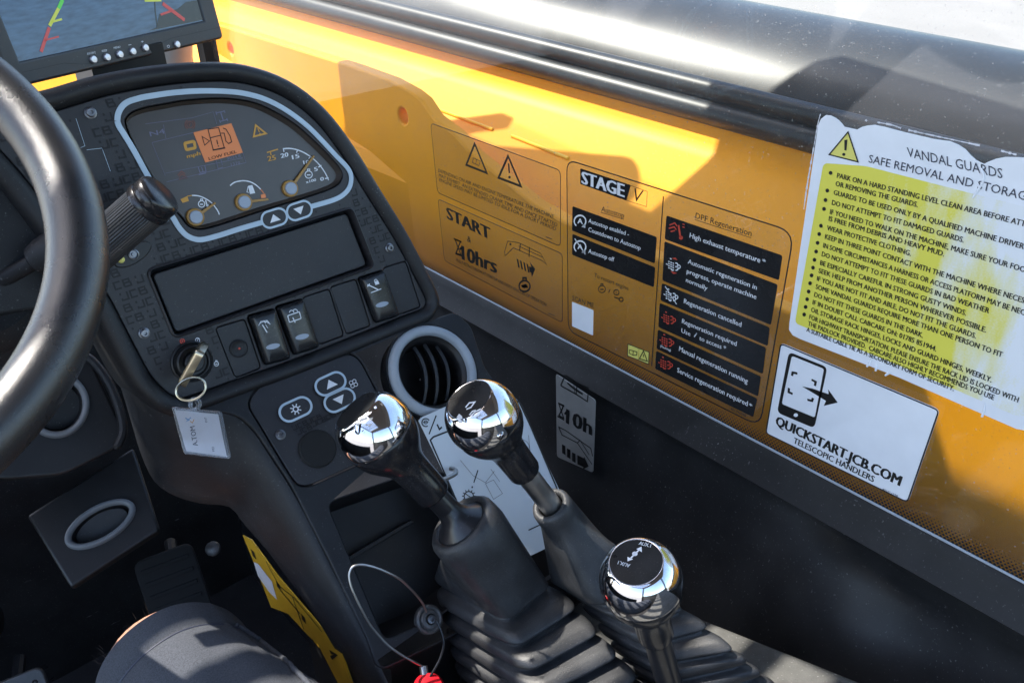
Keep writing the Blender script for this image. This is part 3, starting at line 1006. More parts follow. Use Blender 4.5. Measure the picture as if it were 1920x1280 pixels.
# ---- dark maker's lettering repeated over the fascia
def inside(q, pt):
    r = False
    n = len(q)
    for i in range(n):
        a, b2 = q[i], q[i - 1]
        if (a.y > pt.y) != (b2.y > pt.y) and pt.x < (b2.x - a.x) * (pt.y - a.y) / (b2.y - a.y) + a.x:
            r = not r
    return r
ringo = ccw([p_ for p_ in smooth(DASH.uvs(ring_px + ring2_px[:-1]), 2)])
ringo = inset(ringo, -0.0022)
blocks = [ringo, inset(slot, -0.0015)] + [inset(v, -0.001) for v in sw.values()] + [circle(ign_c, 0.0215)] + [circle(DASH.uv(q), 0.007) for q in (Z3(268, 787), Z3(1636, 312), Z1(677, 848))] + [circle(cc, 0.018, 20, 0.01)]
blocks += [ccw(DASH.uvs(zs(Z1, q))) for q in ([(570, 890), (640, 880), (650, 1130), (560, 1130)], [(640, 1115), (765, 1110), (830, 1290), (650, 1290)])]
mb = MB()
gv, gf, gx0, gx1 = glyphs("'JCB", 0.0)
ch_ = capheight(0.0)
tw, th = 0.0190, 0.0060
# wide squared letters drawn with strokes, in units of the word's width and cap height
LET = [[[(0.0, 1.02), (0.0, 0.72)]],
       [[(0.02, 0.30), (0.02, 0.05), (0.26, 0.05), (0.26, 1.0)]],
       [[(0.62, 0.92), (0.38, 0.92), (0.38, 0.06), (0.62, 0.06)]],
       [[(0.74, 0.06), (0.74, 0.94), (0.97, 0.94), (0.97, 0.56), (0.74, 0.52)], [(0.93, 0.52), (1.0, 0.46), (1.0, 0.06), (0.74, 0.06)]]]
lo = Vector((min(p_.x for p_ in fas), min(p_.y for p_ in fas))); hi = Vector((max(p_.x for p_ in fas), max(p_.y for p_ in fas)))
row = 0
y = lo.y
fin = inset(fas, 0.0008)
while y < hi.y:
    x = lo.x - (row % 3) * 0.009
    while x < hi.x:
        o_ = Vector((x, y))
        for strokes in LET:
            pts = [o_ + Vector((p_[0] * tw, p_[1] * th)) for st in strokes for p_ in st]
            if all(inside(fin, q) for q in pts) and not any(inside(bk, q) for bk in blocks for q in pts):
                for k_, st in enumerate(strokes):
                    ribbon(mb, DASH, [o_ + Vector((p_[0] * tw, p_[1] * th)) for p_ in st], 0.00135, 0.0004 + 0.00004 * k_)
        x += 0.0236
    y += 0.0092
    row += 1
mb.build('lettering', M['fprint'], fascia, flat=True, kind='stuff')
p = Print(DASH, 0.0004, Z1)
p.line([(570, 890), (637, 1095), (600, 1110)], 3).line([(650, 1125), (765, 1112), (828, 1285)], 3)
p.build('blank_outlines', M['pale'], fascia)

# ---- centre console below the fascia
lowpx = [(330, 772), (352, 752), (600, 668), (855, 584), (884, 612), (910, 690), (944, 735), (985, 800), (1040, 900), (1095, 1010), (1085, 1050), (1000, 1110), (822, 1206), (722, 1254), (706, 1248), (688, 1196), (622, 1058), (547, 910), (512, 856), (478, 806), (450, 781), (418, 772)]
low = ccw(LOW.uvs(lowpx))
tray = ccw(rounded(LOW.uvs([(614, 943), (790, 882), (900, 900), (915, 1080), (815, 1158), (722, 1200)]), 0.008))
vc = LOW.uv((813, 696))
VR = (LOW.uv((892, 696)) - LOW.uv((734, 696))).length / 2
hv_px = zs(Z5, [(90, 610), (92, 560), (120, 515), (170, 480), (400, 393), (600, 318), (650, 315), (690, 340), (720, 385), (780, 500), (850, 640), (900, 740), (905, 790), (880, 830), (660, 930), (440, 1028), (380, 1037), (335, 1010), (240, 860), (150, 710)])
hv = ccw(smooth(LOW.uvs(hv_px), 3))
mb = MB()
slab(mb, LOW, rounded(low, 0.006), -0.02, 0, 0.0016, holes=[tray, circle(vc, VR * 1.05, 40), inset(hv, -0.0012)], steps=4)
con = mb.build('console_top', M['console'], dash)
mb = MB()
ringwall(mb, LOW, [(inset(tray, -0.0002), -0.001), (inset(tray, 0.0010), -0.004), (inset(tray, 0.004), -0.045), (inset(tray, 0.0075), -0.050)], cap=True)
a, b2, c = LOW.uv((663, 1046)), LOW.uv((800, 965)), LOW.uv((905, 905))
slab(mb, LOW, [a, b2, b2 + Vector((0.002, -0.004)), a + Vector((0.002, -0.004))], -0.05, -0.036, 0.001)
mb.build('storage_tray', M['black'], dash)
# heater control panel
mb = MB()
slab(mb, LOW, hv, -0.008, -0.0004, 0.0008)
hvp = mb.build('heater_panel', M['fascia'], dash)
pill_button(LOW, Z5, (498, 492), (568, 459), 0.0078, hvp, 'up', 0)
pill_button(LOW, Z5, (548, 584), (620, 550), 0.0078, hvp, 'down', 0)
pill_button(LOW, Z5, (300, 635), (376, 600), 0.0078, hvp, 'flake', 0)
p = Print(LOW, 0.0002, Z5)
for k in range(4):
    t = rad(90 * k + 20)
    p.ring((663 + 14 * math.cos(t), 473 + 14 * math.sin(t)), 10, 4)
p.build('fan_symbol', M['whitep'], hvp)
p = Print(LOW, 0.0002, Z5); p.arc((728, 740), 148, 185, 268, 10, 132); p.build('warm_arc', M['redp'], hvp)
p = Print(LOW, 0.0002, Z5); p.arc((728, 740), 148, 140, 185, 9, 132); p.build('cool_arc', M['bluep'], hvp)
screw(LOW, LOW.uv(Z5(738, 550)), hvp)
screw(LOW, LOW.uv(Z5(255, 758)), hvp)
mb = MB()
pc = LOW.uv(Z5(462, 836))
lathe(mb, [(0.0165, -0.001), (0.0163, 0.0014), (0.0155, 0.0022), (0.0150, 0.0024), (0.0145, 0.0020), (0.0001, 0.0020)], LOW.P(pc), LOW.n, 40)
mb.build('round_plug', M['deep'], hvp)
mb = MB()
dc = LOW.uv(Z5(728, 740))
lathe(mb, [(0.0165, -0.001), (0.0160, 0.010), (0.0150, 0.012), (0.0001, 0.012)], LOW.P(dc), LOW.n, 36)
mb.build('temperature_dial', M['black'], hvp)
mb = MB()
for k, (x, y) in enumerate([(330, 735), (410, 700), (490, 690), (355, 760), (440, 715), (520, 672)]):
    o_ = LOW.uv(Z5(x, y))
    sc = 0.7
    for strokes in LET:
        for k_, st in enumerate(strokes):
            ribbon(mb, LOW, [o_ + Vector((p_[0] * tw, p_[1] * th)) * sc for p_ in st], 0.0009, 0.0002 + 0.00004 * k_)
mb.build('lettering', M['fprint'], hvp, flat=True, kind='stuff')
# round air vent
mb = MB()
r = VR
lathe(mb, [(r * 1.04, -0.003), (r * 1.03, 0.0015), (r * 0.99, 0.0035), (r * 0.92, 0.0045), (r * 0.86, 0.0040), (r * 0.83, 0.0025), (r * 0.815, -0.002)], LOW.P(vc), LOW.n, 56)
vent = mb.build('vent_ring', M['grey'], dash, angle=60)
mb = MB()
lathe(mb, [(r * 0.815, -0.001), (r * 0.79, -0.003), (r * 0.75, -0.004), (r * 0.72, -0.006), (r * 0.70, -0.014), (r * 0.66, -0.03), (0.001, -0.032)], LOW.P(vc), LOW.n, 48)
mb.build('vent_barrel', M['black'], vent)
for k, off in enumerate((-0.38, 0.0, 0.42)):
    mb = MB()
    rr = r * 0.68
    L0, L1 = [], []
    du = Vector((0.92, -0.30)).normalized(); dv = Vector((0.30, 0.92)).normalized()
    half = math.sqrt(max(0.01, 1 - off * off)) * rr
    n = 14
    rings = []
    for i in range(n + 1):
        t = -1 + 2 * i / n
        bow = 0.16 * rr * (1 - t * t)
        b0 = vc + du * (off * rr + bow) + dv * (half * t)
        top_ = LOW.P(b0, -0.004 - 0.006 * t * t)
        bot = LOW.P(b0 + du * 0.008, -0.026)
        w = LOW.u * 0.0017
        rings.append([top_ - w, top_ + w, bot + w, bot - w])
    loft(mb, rings, True, True)
    mb.build('vent_vane', M['blank'], vent)
# right flank of the console and left flank under the dash
mb = MB()
edge = [LOW.P(LOW.uv(q), -0.004) for q in [(855, 584), (884, 612), (910, 690), (944, 735), (985, 800), (1040, 900), (1095, 1010), (1085, 1050), (1000, 1110), (822, 1206), (722, 1254)]]
loft(mb, [edge, [p_ + Vector((0.012, 0.01, -0.02)) for p_ in edge], [p_ + Vector((0.02, 0.04, -0.30)) for p_ in edge]], closed=False)
mb.build('console_flank', M['black'], dash)
cr = [((170, 520), DASH, -0.004, (150, 560), .03), ((200, 570), DASH, 0, (180, 610), .03), ((240, 640), DASH, 0, (214, 690), .04), ((283, 716), DASH, 0, (243, 780), .05), ((338, 764), LOW, 0, (264, 850), .05),
      ((395, 770), LOW, 0, (290, 903), .05), ((440, 778), LOW, 0, (330, 930), .05), ((476, 808), LOW, 0, (380, 944), .05), ((510, 858), LOW, 0, (430, 950), .05), ((545, 912), LOW, 0, (460, 985), .05),
      ((583, 982), LOW, 0, (500, 1030), .05), ((622, 1060), LOW, 0, (540, 1085), .05), ((662, 1138), LOW, 0, (585, 1145), .05), ((700, 1215), LOW, 0, (640, 1235), .05), ((735, 1290), LOW, 0, (690, 1310), .05)]
A_, B_ = [], []
for px, pl, h, ox, dz in cr:
    a = pl.P(pl.uv(px), h - 0.003)
    za = AX.z * a.x + AY.z * a.y + AZ.z * a.z
    A_.append(a); B_.append(at(ox, za + dz))
A_ = smooth(A_, 3, False); B_ = smooth(B_, 3, False)
rings = []
for i, t in enumerate((0, 0.06, 0.2, 0.45, 0.7, 0.9, 1.0)):
    row_ = []
    for a, b2 in zip(A_, B_):
        c = a.lerp(b2, t)
        c += (-c.normalized()) * 0.016 * math.sin(math.pi * min(1, t * 1.02)) ** 0.8
        row_.append(c)
    rings.append(row_)
rings.append([p_ + Vector((0.03, 0.05, -0.03)) for p_ in B_])
rings.append([p_ + Vector((0.08, 0.10, -0.06)) for p_ in B_])
mb = MB()
loft(mb, rings, closed=False)
mb.build('side_moulding', M['console'], dash, angle=70)
mb = MB()
ty = [0.60 - 0.02 * i for i in range(13)]
loft(mb, [[Vector((0.225, y, min(-0.378 + (y - 0.592) * 1.15 - 0.06, -0.45) - (0.10 if y < 0.42 else 0))) for y in ty], [Vector((0.225, y, -1.27)) for y in ty]], closed=False)
mb.build('pedestal', M['black'], dash)
# lever bench
AB = Vector((0, 0.34, 0.94)).normalized()
T1 = at((868, 985), 0.665)
T2 = at((1035, 950), 0.67)
BEN = Plane(T1 - AB * 0.195, XU, AB.cross(XU))
mb = MB()
slab(mb, BEN, rounded([(-0.075, 0.09), (-0.075, -0.9), (0.20, -0.9), (0.20, 0.09)], 0.02), -0.10, 0, 0.006)
mb.build('lever_bench', M['ledge'], dash)

# ------------------------------------------------------------------ levers
def knob_lever(name, label, kc, foot, R, rod_r, marks, top_cut=0.80):
    """kc: centre of the knob's bulge, foot: where the rod ends"""
    ax = (kc - foot).normalized()
    t = thing(name, label, 'gear lever' if 'first' in name else 'lever', foot, 'chrome topped levers of the console')
    t.name = 'control_lever'
    WORLD[t.name] = Vector(foot)
    s = [(1.0, -0.10), (1.0, 0.0)]
    prof = [(0.975, -0.20), (0.99, -0.185), (1.0, -0.10), (1.01, 0.02), (0.995, 0.18), (0.955, 0.35), (0.89, 0.51), (0.81, 0.635), (0.72, 0.735), (0.655, 0.785), (0.635, 0.793), (0.62, 0.786)]
    m = MB()
    lathe(m, [(a * R, b * R) for a, b in prof], kc, ax, 64)
    capo = m.build('chrome_cap', M['chrome'], t, angle=60)
    m = MB()
    lathe(m, [(0.622 * R, 0.775 * R), (0.612 * R, 0.792 * R), (0.45 * R, 0.802 * R), (0.22 * R, 0.807 * R), (0.001 * R, 0.809 * R)], kc, ax, 48)
    dsc = m.build('top_disc', M['disc'], t)
    m = MB()
    prof = [(0.96, -0.195), (0.972, -0.23), (0.965, -0.32), (0.94, -0.48), (0.86, -0.68), (0.74, -0.88), (0.62, -1.06), (0.54, -1.22), (0.50, -1.40), (0.485, -1.7), (0.475, -2.1), (0.47, -2.42), (0.45, -2.48), (0.36, -2.50)]
    lathe(m, [(a * R, b * R) for a, b in prof], kc, ax, 48)
    body = m.build('knob', M['knob'], t, angle=60)
    m = MB()
    return t, ax, dsc
def disc_plane(kc, ax, R, updir):
    v = updir - ax * updir.dot(ax)
    v.normalize()
    return Plane(kc + ax * (0.811 * R), v.cross(ax), v)

def boot_rings(T, ax, corners, d0, pitch, collar, mb, ridge=True, rc=0.24, bulge=None):
    """rubber boot: round collar, smooth shoulder, then pleats through traced corner triples (left, front, right)"""
    n = 48
    def quad_ring(l, f, r, scale=1.0, rcf=rc):
        b4 = l + r - f
        c = (l + r) / 2
        P4 = [c + (q - c) * scale for q in (l, f, r, b4)]
        out = []
        m_ = n // 4
        for i in range(4):
            a, b_, c_ = P4[i - 1], P4[i], P4[(i + 1) % 4]
            k0, k1 = b_ + (a - b_) * rcf, b_ + (c_ - b_) * rcf
            seg = []
            # half of the side before the corner, arc, half of the side after
            s0 = b_ + (a - b_) * 0.5
            s1 = b_ + (c_ - b_) * 0.5
            for t in (0.0, 0.33, 0.67):
                seg.append(s0.lerp(k0, t))
            for t in (0.0, 0.17, 0.33, 0.5, 0.67, 0.83):
                seg.append(k0 * (1 - t) ** 2 + b_ * 2 * t * (1 - t) + k1 * t * t)
            for t in (0.0, 0.33, 0.67):
                seg.append(k1.lerp(s1, t))
            out += seg
        return out
    tri_ = []
    for k, (l, f, r) in enumerate(corners):
        p0 = T - AB * (d0 + pitch * k)
        pl = Plane(p0, XU, AB.cross(XU))
        tri_.append([pl.P(pl.uv(q)) for q in (l, f, r)])
    return tri_, quad_ring, n
def resample_collar(T, ax, ref, r, h, n):
    # circle with the same angular order as ref ring
    out = []
    for q in ref:
        d = q - T
        d = d - ax * d.dot(ax)
        out.append(T + ax * h + d.normalized() * r)
    return out
def build_boot(T, ax, corners, d0, pitch, collar_r, parent, extra=4, rc=0.24, hole=0.7):
    tri_, QR, n = boot_rings(T, ax, corners, d0, pitch, collar_r, None, rc=rc)
    # continue the pleats downwards
    for k in range(extra):
        a, b2 = tri_[-2], tri_[-1]
        tri_.append([q + (q - p_) for p_, q in zip(a, b2)])
    base = QR(*tri_[0])
    rings = []
    for fr, h in ((hole, -0.004), (hole, 0.002), (hole + 0.08, 0.0045), (0.90, 0.0045), (1.0, 0.001), (1.02, -0.006)):
        rings.append(resample_collar(T, ax, base, collar_r * fr, h, n))
    c1 = resample_collar(T, ax, base, collar_r * 1.03, -0.013, n)
    rings.append(c1)
    for t in (0.18, 0.36, 0.54, 0.72, 0.88, 1.0):
        e = t ** 0.8
        rings.append([p_.lerp(q, t) + (q - p_).cross(Vector((0, 0, 0))) for p_, q in zip(c1, base)])
    for k in range(len(tri_) - 1):
        a, b2 = tri_[k], tri_[k + 1]
        def lev(t, sc):
            return QR(*[p_.lerp(q, t) for p_, q in zip(a, b2)], scale=sc)
        rings += [lev(0.06, 0.985), lev(0.12, 0.95), lev(0.20, 0.86), lev(0.28, 0.815), lev(0.38, 0.81), lev(0.45, 0.85), lev(0.52, 0.94), lev(0.58, 0.985), lev(0.66, 1.005), lev(0.80, 1.012), lev(0.92, 1.01), lev(1.0, 0.998)]
    m = MB()
    loft(m, rings)
    return m.build('rubber_boot', M['boot'], parent, angle=80)

# lever one: nearest the dash, with the large boot
k1 = at((705, 808), 0.622)
l1, ax1, disc1 = knob_lever('control_lever', 'lever with dashed print on its tilted chrome cap, rising from the large square black boot', k1, T1, 0.0292, 0.01, 0)
m = MB()
neck = k1 - ax1 * 0.0292 * 2.3
pts = [neck + ax1 * 0.01, neck, neck.lerp(T1, 0.45), neck.lerp(T1, 0.75), neck.lerp(T1, 0.9), T1, T1 - ax1 * 0.02]
tube(m, smooth(pts, 4, False), 0.0095, 20)
lathe(m, [(0.0095, 0.022), (0.0105, 0.016), (0.014, 0.009), (0.021, 0.004), (0.0225, 0.001), (0.0225, -0.004)], T1, ax1, 40)
m.build('rod', M['rod'], l1)
build_boot(T1, ax1, [((806, 1085), (950, 1164), (1037, 1090)), ((812, 1128), (965, 1215), (1090, 1132)), ((820, 1162), (986, 1262), (1131, 1181)), ((827, 1194), (1006, 1310), (1171, 1224)), ((834, 1224), (1028, 1356), (1210, 1267))], 0.078, 0.0165, 0.030, l1, 4, rc=0.17)
DP = disc_plane(k1, ax1, 0.0292, Vector((0.75, 0.6, 0)))
p = Print(DP, 0.0003, Z5)
for a, b2, w in (((647.5, 750.5), (671.3, 729.3), 9), ((660.2, 699.5), (681.5, 684.2), 8), ((690.0, 669.8), (728.2, 648.5), 8), ((698.5, 691.0), (749.5, 672.4), 6), ((630.5, 725.0), (647.5, 709.8), 7), ((736.8, 648.5), (762.2, 633.2), 9), ((719.8, 691.0), (732.5, 680.9), 14), ((647.5, 769.2), (664.5, 759.0), 6)):
    p.line([a, b2], w)
p.build('cap_print', M['whitep'], disc1)

# lever two: behind, with the slim boot
k2 = at((906, 783), 0.60)
l2, ax2, disc2 = knob_lever('control_lever', 'lever with curved arrows on its chrome cap, standing in front of the hanging card', k2, T2, 0.0272, 0.008, 0)
m = MB()
neck = k2 - ax2 * 0.0272 * 2.4
tube(m, [neck + ax2 * 0.01, neck, T2, T2 - ax2 * 0.03], 0.0088, 20)
m.build('rod', M['steel'], l2)
build_boot(T2, ax2, [((1022, 1085), (1114, 1137), (1242, 1078)), ((1062, 1112), (1167, 1168), (1290, 1142)), ((1092, 1146), (1204, 1211), (1336, 1172)), ((1120, 1184), (1231, 1242), (1387, 1217)), ((1140, 1215), (1255, 1275), (1415, 1240))], 0.080, 0.016, 0.0165, l2, 4, rc=0.2, hole=0.62)
DP = disc_plane(k2, ax2, 0.0272, Vector((0.75, 0.6, 0)))
p = Print(DP, 0.0003, Z5)
p.line([(1235.2, 673.7), (1259.0, 656.7), (1269.2, 666.9)], 7).line([(1288.8, 605.7), (1310.0, 580.2), (1339.8, 576.0), (1318.5, 605.7), (1293.0, 615.9)], 8).line([(1318.5, 652.5), (1339.8, 631.2), (1373.8, 614.2)], 8).line([(1310.0, 648.2), (1327.0, 627.0), (1345.7, 621.0)], 7).line([(1339.8, 661.0), (1373.8, 639.7)], 6)
p.line([(1250.5, 652.5), (1259.0, 690.7)], 12).fill([(1237.8, 661.0), (1271.8, 656.7), (1253.0, 641.4)]).fill([(1243.7, 686.5), (1277.7, 680.5), (1265.8, 697.5)])
p.build('cap_print', M['whitep'], disc2)

# lever three: auxiliary lever in front
k3 = at((1202, 1088), 0.55)
f3 = at((1268, 1330), 0.665)
l3, ax3, disc3 = knob_lever('control_lever', 'lever with AUX.1 and a double arrow on its upright chrome cap, nearest the camera', k3, f3, 0.0275, 0.009, 0)
m = MB()
tube(m, [k3 - ax3 * 0.0275 * 2.3, f3, f3 - ax3 * 0.06], 0.0098, 20)
m.build('rod', M['rod'], l3)
DP = disc_plane(k3, ax3, 0.0275, Vector((0.75, 0.6, 0)))
p = Print(DP, 0.0003, Z7)
p.text('AUX.1', (723.0, 488.1), (791.0, 504.9), (729.7, 468.8), 0.012)
p.text('AUX.1', (676.8, 600.6), (609.6, 580.5), (670.1, 620.0), 0.012)
p.line([(725.5, 519.2), (679.3, 565.4)], 9).fill([(710.4, 513.3), (742.3, 531.8), (740.6, 499.8)]).fill([(660.0, 558.6), (691.9, 572.1), (660.0, 583.8)]).ell((702.0, 541.0), 16, 13)
p.build('cap_print', M['whitep'], disc3)

# ------------------------------------------------------------------ instruction card on its wire
CARD = Plane(LOW.o + LOW.n * 0.012, LOW.u, LOW.v + LOW.n * 0.04)
cpx = [(784, 788), (790, 782), (833, 763), (865, 750), (926, 717), (934, 719), (940, 732), (946, 742), (960, 744), (968, 748), (972, 755), (1056, 935), (1075, 985), (1072, 1003), (1012, 1033), (930, 1072), (915, 1065), (880, 985)]
mb = MB()
slab(mb, CARD, CARD.uvs(cpx), 0, 0.0009, 0.0003, bottom=True)
crd = tag(mb.build('instruction_card', M['card']), 'pale grey plastic card with line drawings hanging behind the levers', 'card')
p = Print(CARD, 0.0012, Z5)
p.line([(1090, 790), (1110, 770), (1240, 720)], 9).line([(1093, 790), (1255, 1165)], 9).line([(1560, 580), (1585, 572), (1605, 600), (1830, 1130)], 9).line([(1830, 1130), (1835, 1200), (1640, 1290)], 6)
p.line([(1125, 650), (1085, 755)], 7).line([(1130, 700), (1143, 728), (1157, 715)], 9).line([(1150, 610), (1265, 555)], 4)
p.arc((1067, 690), 22, 60, 330, 6, 22).arc((1067, 688), 9, 0, 350, 4).line([(1050, 690), (1082, 685)], 4)
p.line([(1358, 955), (1335, 1025)], 6).line([(1328, 1045), (1324, 1055)], 8)
p.ring((1307, 1100), 26, 6)
for k in range(12):
    t = rad(30 * k)
    p.line([(1307 + 28 * math.cos(t), 1100 + 28 * math.sin(t)), (1307 + 38 * math.cos(t), 1100 + 38 * math.sin(t))], 5)
p.line([(1285, 1085), (1330, 1115)], 5)
p.line([(1345, 505), (1440, 500), (1455, 490)], 12).fill([(1430, 480), (1470, 480), (1450, 515)])
p.build('line_drawing', M['ink'], crd)
p = Print(CARD, 0.0012, Z5)
p.line([(1260, 900), (1330, 985), (1400, 1025), (1450, 960)], 2).line([(1400, 1030), (1445, 1010), (1495, 1085), (1445, 1118), (1400, 1030)], 2).line([(1430, 950), (1480, 1020)], 2)
p.ring((1600, 830), 45, 2).line([(1640, 760), (1650, 860)], 2)
p.build('fine_drawing', M['inkfaint'], crd)
wh = [at(Z5(*q), z) for q, z in (((1060, 1045), 0.70), ((1110, 1030), 0.715), ((1180, 1003), 0.733), ((1222, 982), 0.742), ((1236, 966), 0.747), ((1228, 953), 0.752), ((1205, 948), 0.757))]
mb = MB()
tube(mb, smooth(wh, 5, False), 0.0021, 10)
tag(mb.build('wire_hook', M['steel']), 'bent steel wire hooked through the hole of the hanging card', 'hook')

# ------------------------------------------------------------------ decal on the side wall
dq = [(1042, 700), (1117, 750), (1112, 886), (1044, 856)]
o_ = atX(dq[0], 0.553)
DEC = Plane(o_, at(dq[1], 0.80) - at(dq[0], 0.835), Vector((0.02, 0, 1)))
a0, a1, a3 = atX(dq[0], 0.548), atX(dq[1], 0.548), atX(dq[3], 0.541)
DEC = Plane(a0, a1 - a0, a0 - a3)
mb = MB()
slab(mb, DEC, rounded(ccw(DEC.uvs(dq)), 0.004), -0.0006, 0, 0.0002, bottom=True)
dcl = tag(mb.build('service_decal', M['silver']), 'upright silver decal with open book, hourglass and 10h on the black side wall', 'decal')
Z1b = zoom(1040, 280, 2.4625)
p = Print(DEC, 0.0004, zoom(1000, 680, 4))
# zoom(1000,680,4): decal spans about (170,80)-(470,820)
p.line([(205, 170), (240, 90), (330, 150), (320, 235), (205, 170)], 9).line([(330, 150), (415, 190), (405, 290), (320, 235)], 9).line([(300, 130), (310, 230)], 5).line([(255, 150), (300, 190), (370, 235)], 13)
p.text('10h', (243, 449), (440, 545), (246, 344), 0.04).line([(234, 385), (254, 362)], 12)
p.line([(190, 305), (225, 325), (192, 395), (228, 415), (190, 305)], 8)
p.line([(180, 400), (230, 428)], 9).line([(186, 300), (232, 322)], 9)
p.line([(190, 480), (240, 505), (430, 640), (445, 700)], 6).line([(190, 480), (215, 540), (330, 600), (440, 760)], 6).line([(330, 600), (350, 580), (420, 690)], 5)
for k in range(3):
    p.fill([(215 + 38 * k, 610 + 30 * k), (240 + 38 * k, 622 + 30 * k), (240 + 38 * k, 690 + 30 * k), (215 + 38 * k, 675 + 30 * k)])
p.fill([(330, 690), (380, 715), (380, 700), (415, 775), (370, 800), (375, 780), (330, 760)])
p.build('decal_print', M['ink'], dcl)

# ------------------------------------------------------------------ key, ring and tag
kb, kt = at((340, 722), 0.640), at((376, 656), 0.625)
kdir = (kt - kb).normalized()
kin = DASH.P(ign_c, 0.006)
kside = (kin - kb); kside = (kside - kdir * kside.dot(kdir)).normalized()
kn = kdir.cross(kside).normalized()
mb = MB()
KP = Plane((kb + kt) / 2, kdir, kside)
hl = (kt - kb).length / 2
slab(mb, KP, rounded([(-hl, -0.003), (hl, -0.003), (hl, 0.012), (hl * 0.3, 0.016), (hl * 0.15, 0.036), (-hl * 0.15, 0.036), (-hl * 0.3, 0.016), (-hl, 0.012)], 0.004), -0.0036, 0.0036, 0.0028, bottom=True)
key = tag(mb.build('ignition_key', M['brass']), 'worn nickel key standing in the ignition switch', 'key')
rc_ = at((358, 729), 0.628)
rp = (-rc_).normalized()
x_, y_ = frame_of(rp)
RP = Plane(rc_, XU - rp * XU.dot(rp), rp.cross(XU - rp * XU.dot(rp)))
mb = MB()
tube(mb, [RP.P((0.0108 * math.cos(t), 0.0082 * math.sin(t)), 0.003 * math.cos(t)) for t in [2 * math.pi * k / 36 for k in range(36)]], 0.0009, 8, closed=True)
mb.build
kr = tag(mb.build('key_ring', M['brass']), 'thin wire split ring hanging from the ignition key', 'key ring')
tq = [(323, 762), (414, 771), (432, 860), (346, 850)]
TG = Plane(at((370, 800), 0.640), at(tq[1], 0.640) - at(tq[0], 0.640), at(tq[0], 0.640) - at(tq[3], 0.640))
tagt = thing('key_tag', 'clear acrylic key tag with white paper label hanging below the ignition', 'key tag', TG.o)
mb = MB()
tqq = ccw(rounded(TG.uvs(tq), 0.0022))
slab(mb, TG, tqq, -0.0022, 0.0022, 0.0009, bottom=True)
mb.build('holder', M['acryl'], tagt)
mb = MB()
slab(mb, TG, inset(tqq, 0.0022), -0.0005, 0.0005, 0, bottom=True)
pap = mb.build('paper_label', M['labelw'], tagt, flat=True)
p = Print(TG, 0.0007, zoom(0, 600, 1.883))
p.text('A.TOM', (700, 442), (688, 372), (683, 446), 0.02)
p.text('ENT', (733, 360), (729, 342), (726, 361), 0.01).text('MD', (759, 462), (756, 445), (751, 463), 0.01)
p.build('tag_print', M['navy'], pap)
p = Print(TG, 0.0007, zoom(0, 600, 1.883)); p.line([(655, 345), (668, 352), (660, 356), (675, 343)], 4); p.build('tag_mark', M['bluep'], pap)
p = Print(TG, 0.0007, zoom(0, 600, 1.883)); p.line([(672, 356), (680, 362), (686, 350)], 3); p.build('tag_tick', M['amber'], pap)
mb = MB()
lp = at((366, 757), 0.637)
tube(mb, [lp + TG.u * 0.0038 * math.cos(t) + TG.v * 0.0042 * math.sin(t) for t in [2 * math.pi * k / 16 for k in range(16)]], 0.0013, 8, closed=True)
mb.build('eyelet', M['acryl'], tagt)
mb = MB()
tube(mb, smooth([at((364, 747), 0.630), at((367, 753), 0.632), at((370, 760), 0.636), at((366, 764), 0.638)], 4, False), 0.0007, 8)
mb.build('link', M['steel'], tagt)

# ------------------------------------------------------------------ wire loop with red seal
wz = 0.675
loop = [(440, 985), (425, 950), (398, 915), (360, 875), (330, 850), (290, 828), (245, 808), (205, 796), (165, 791), (135, 800), (121, 830), (126, 870), (145, 920), (172, 975), (205, 1035), (245, 1085), (290, 1130), (340, 1165), (395, 1195), (425, 1212), (432, 1235)]
mb = MB()
wt = thing('wire_loop', 'thin steel wire loop with a red seal hanging from a clip beside the large boot', 'wire', at(Z6(450, 1015), 0.70))
tube(mb, smooth([at(Z6(*q), 0.70 - 0.05 * math.sin(math.pi * k / 20) ** 1.0) for k, q in enumerate(loop)], 4, False), 0.0010, 8)
mb.build('wire', M['steel'], wt)
mb = MB()
tube(mb, smooth([at(Z6(*q), 0.688) for q in [(482, 1020), (505, 1075), (512, 1120), (500, 1170), (478, 1215), (452, 1258)]], 4, False), 0.0010, 8)
mb.build('dark_wire', M['rod'], wt)
mb = MB()
tube(mb, [at(Z6(428, 1210), 0.694), at(Z6(436, 1262), 0.69)], 0.0035, 12)
mb.build('ferrule', M['steel'], wt)
mb = MB()
c = at(Z6(448, 1312), 0.69)
lathe(mb, [(0.001, 0.012), (0.010, 0.011), (0.013, 0.006), (0.013, -0.012), (0.010, -0.016)], c, Vector((0, -0.3, 1)), 24)
mb.build('red_seal', M['red'], wt)
mb = MB()
cl_c = LOW.uv(Z6(450, 1016))
lathe(mb, [(r_ * 0.74, h_) for r_, h_ in [(0.017, -0.004), (0.0165, 0.001), (0.014, 0.0025), (0.0115, 0.0015), (0.010, 0.003), (0.0065, 0.0035), (0.0055, 0.0015), (0.0001, 0.0015)]], LOW.P(cl_c, 0.001), LOW.n, 30)
mb.build('clip', M['clamp'], wt)
mb = MB()
lathe(mb, [(0.004, 0.0035), (0.0036, 0.006), (0.0018, 0.0062), (0.0016, 0.004), (0.0001, 0.004)], LOW.P(cl_c, 0.0005), LOW.n, 16)
mb.build('clip_screw', M['screw'], wt)

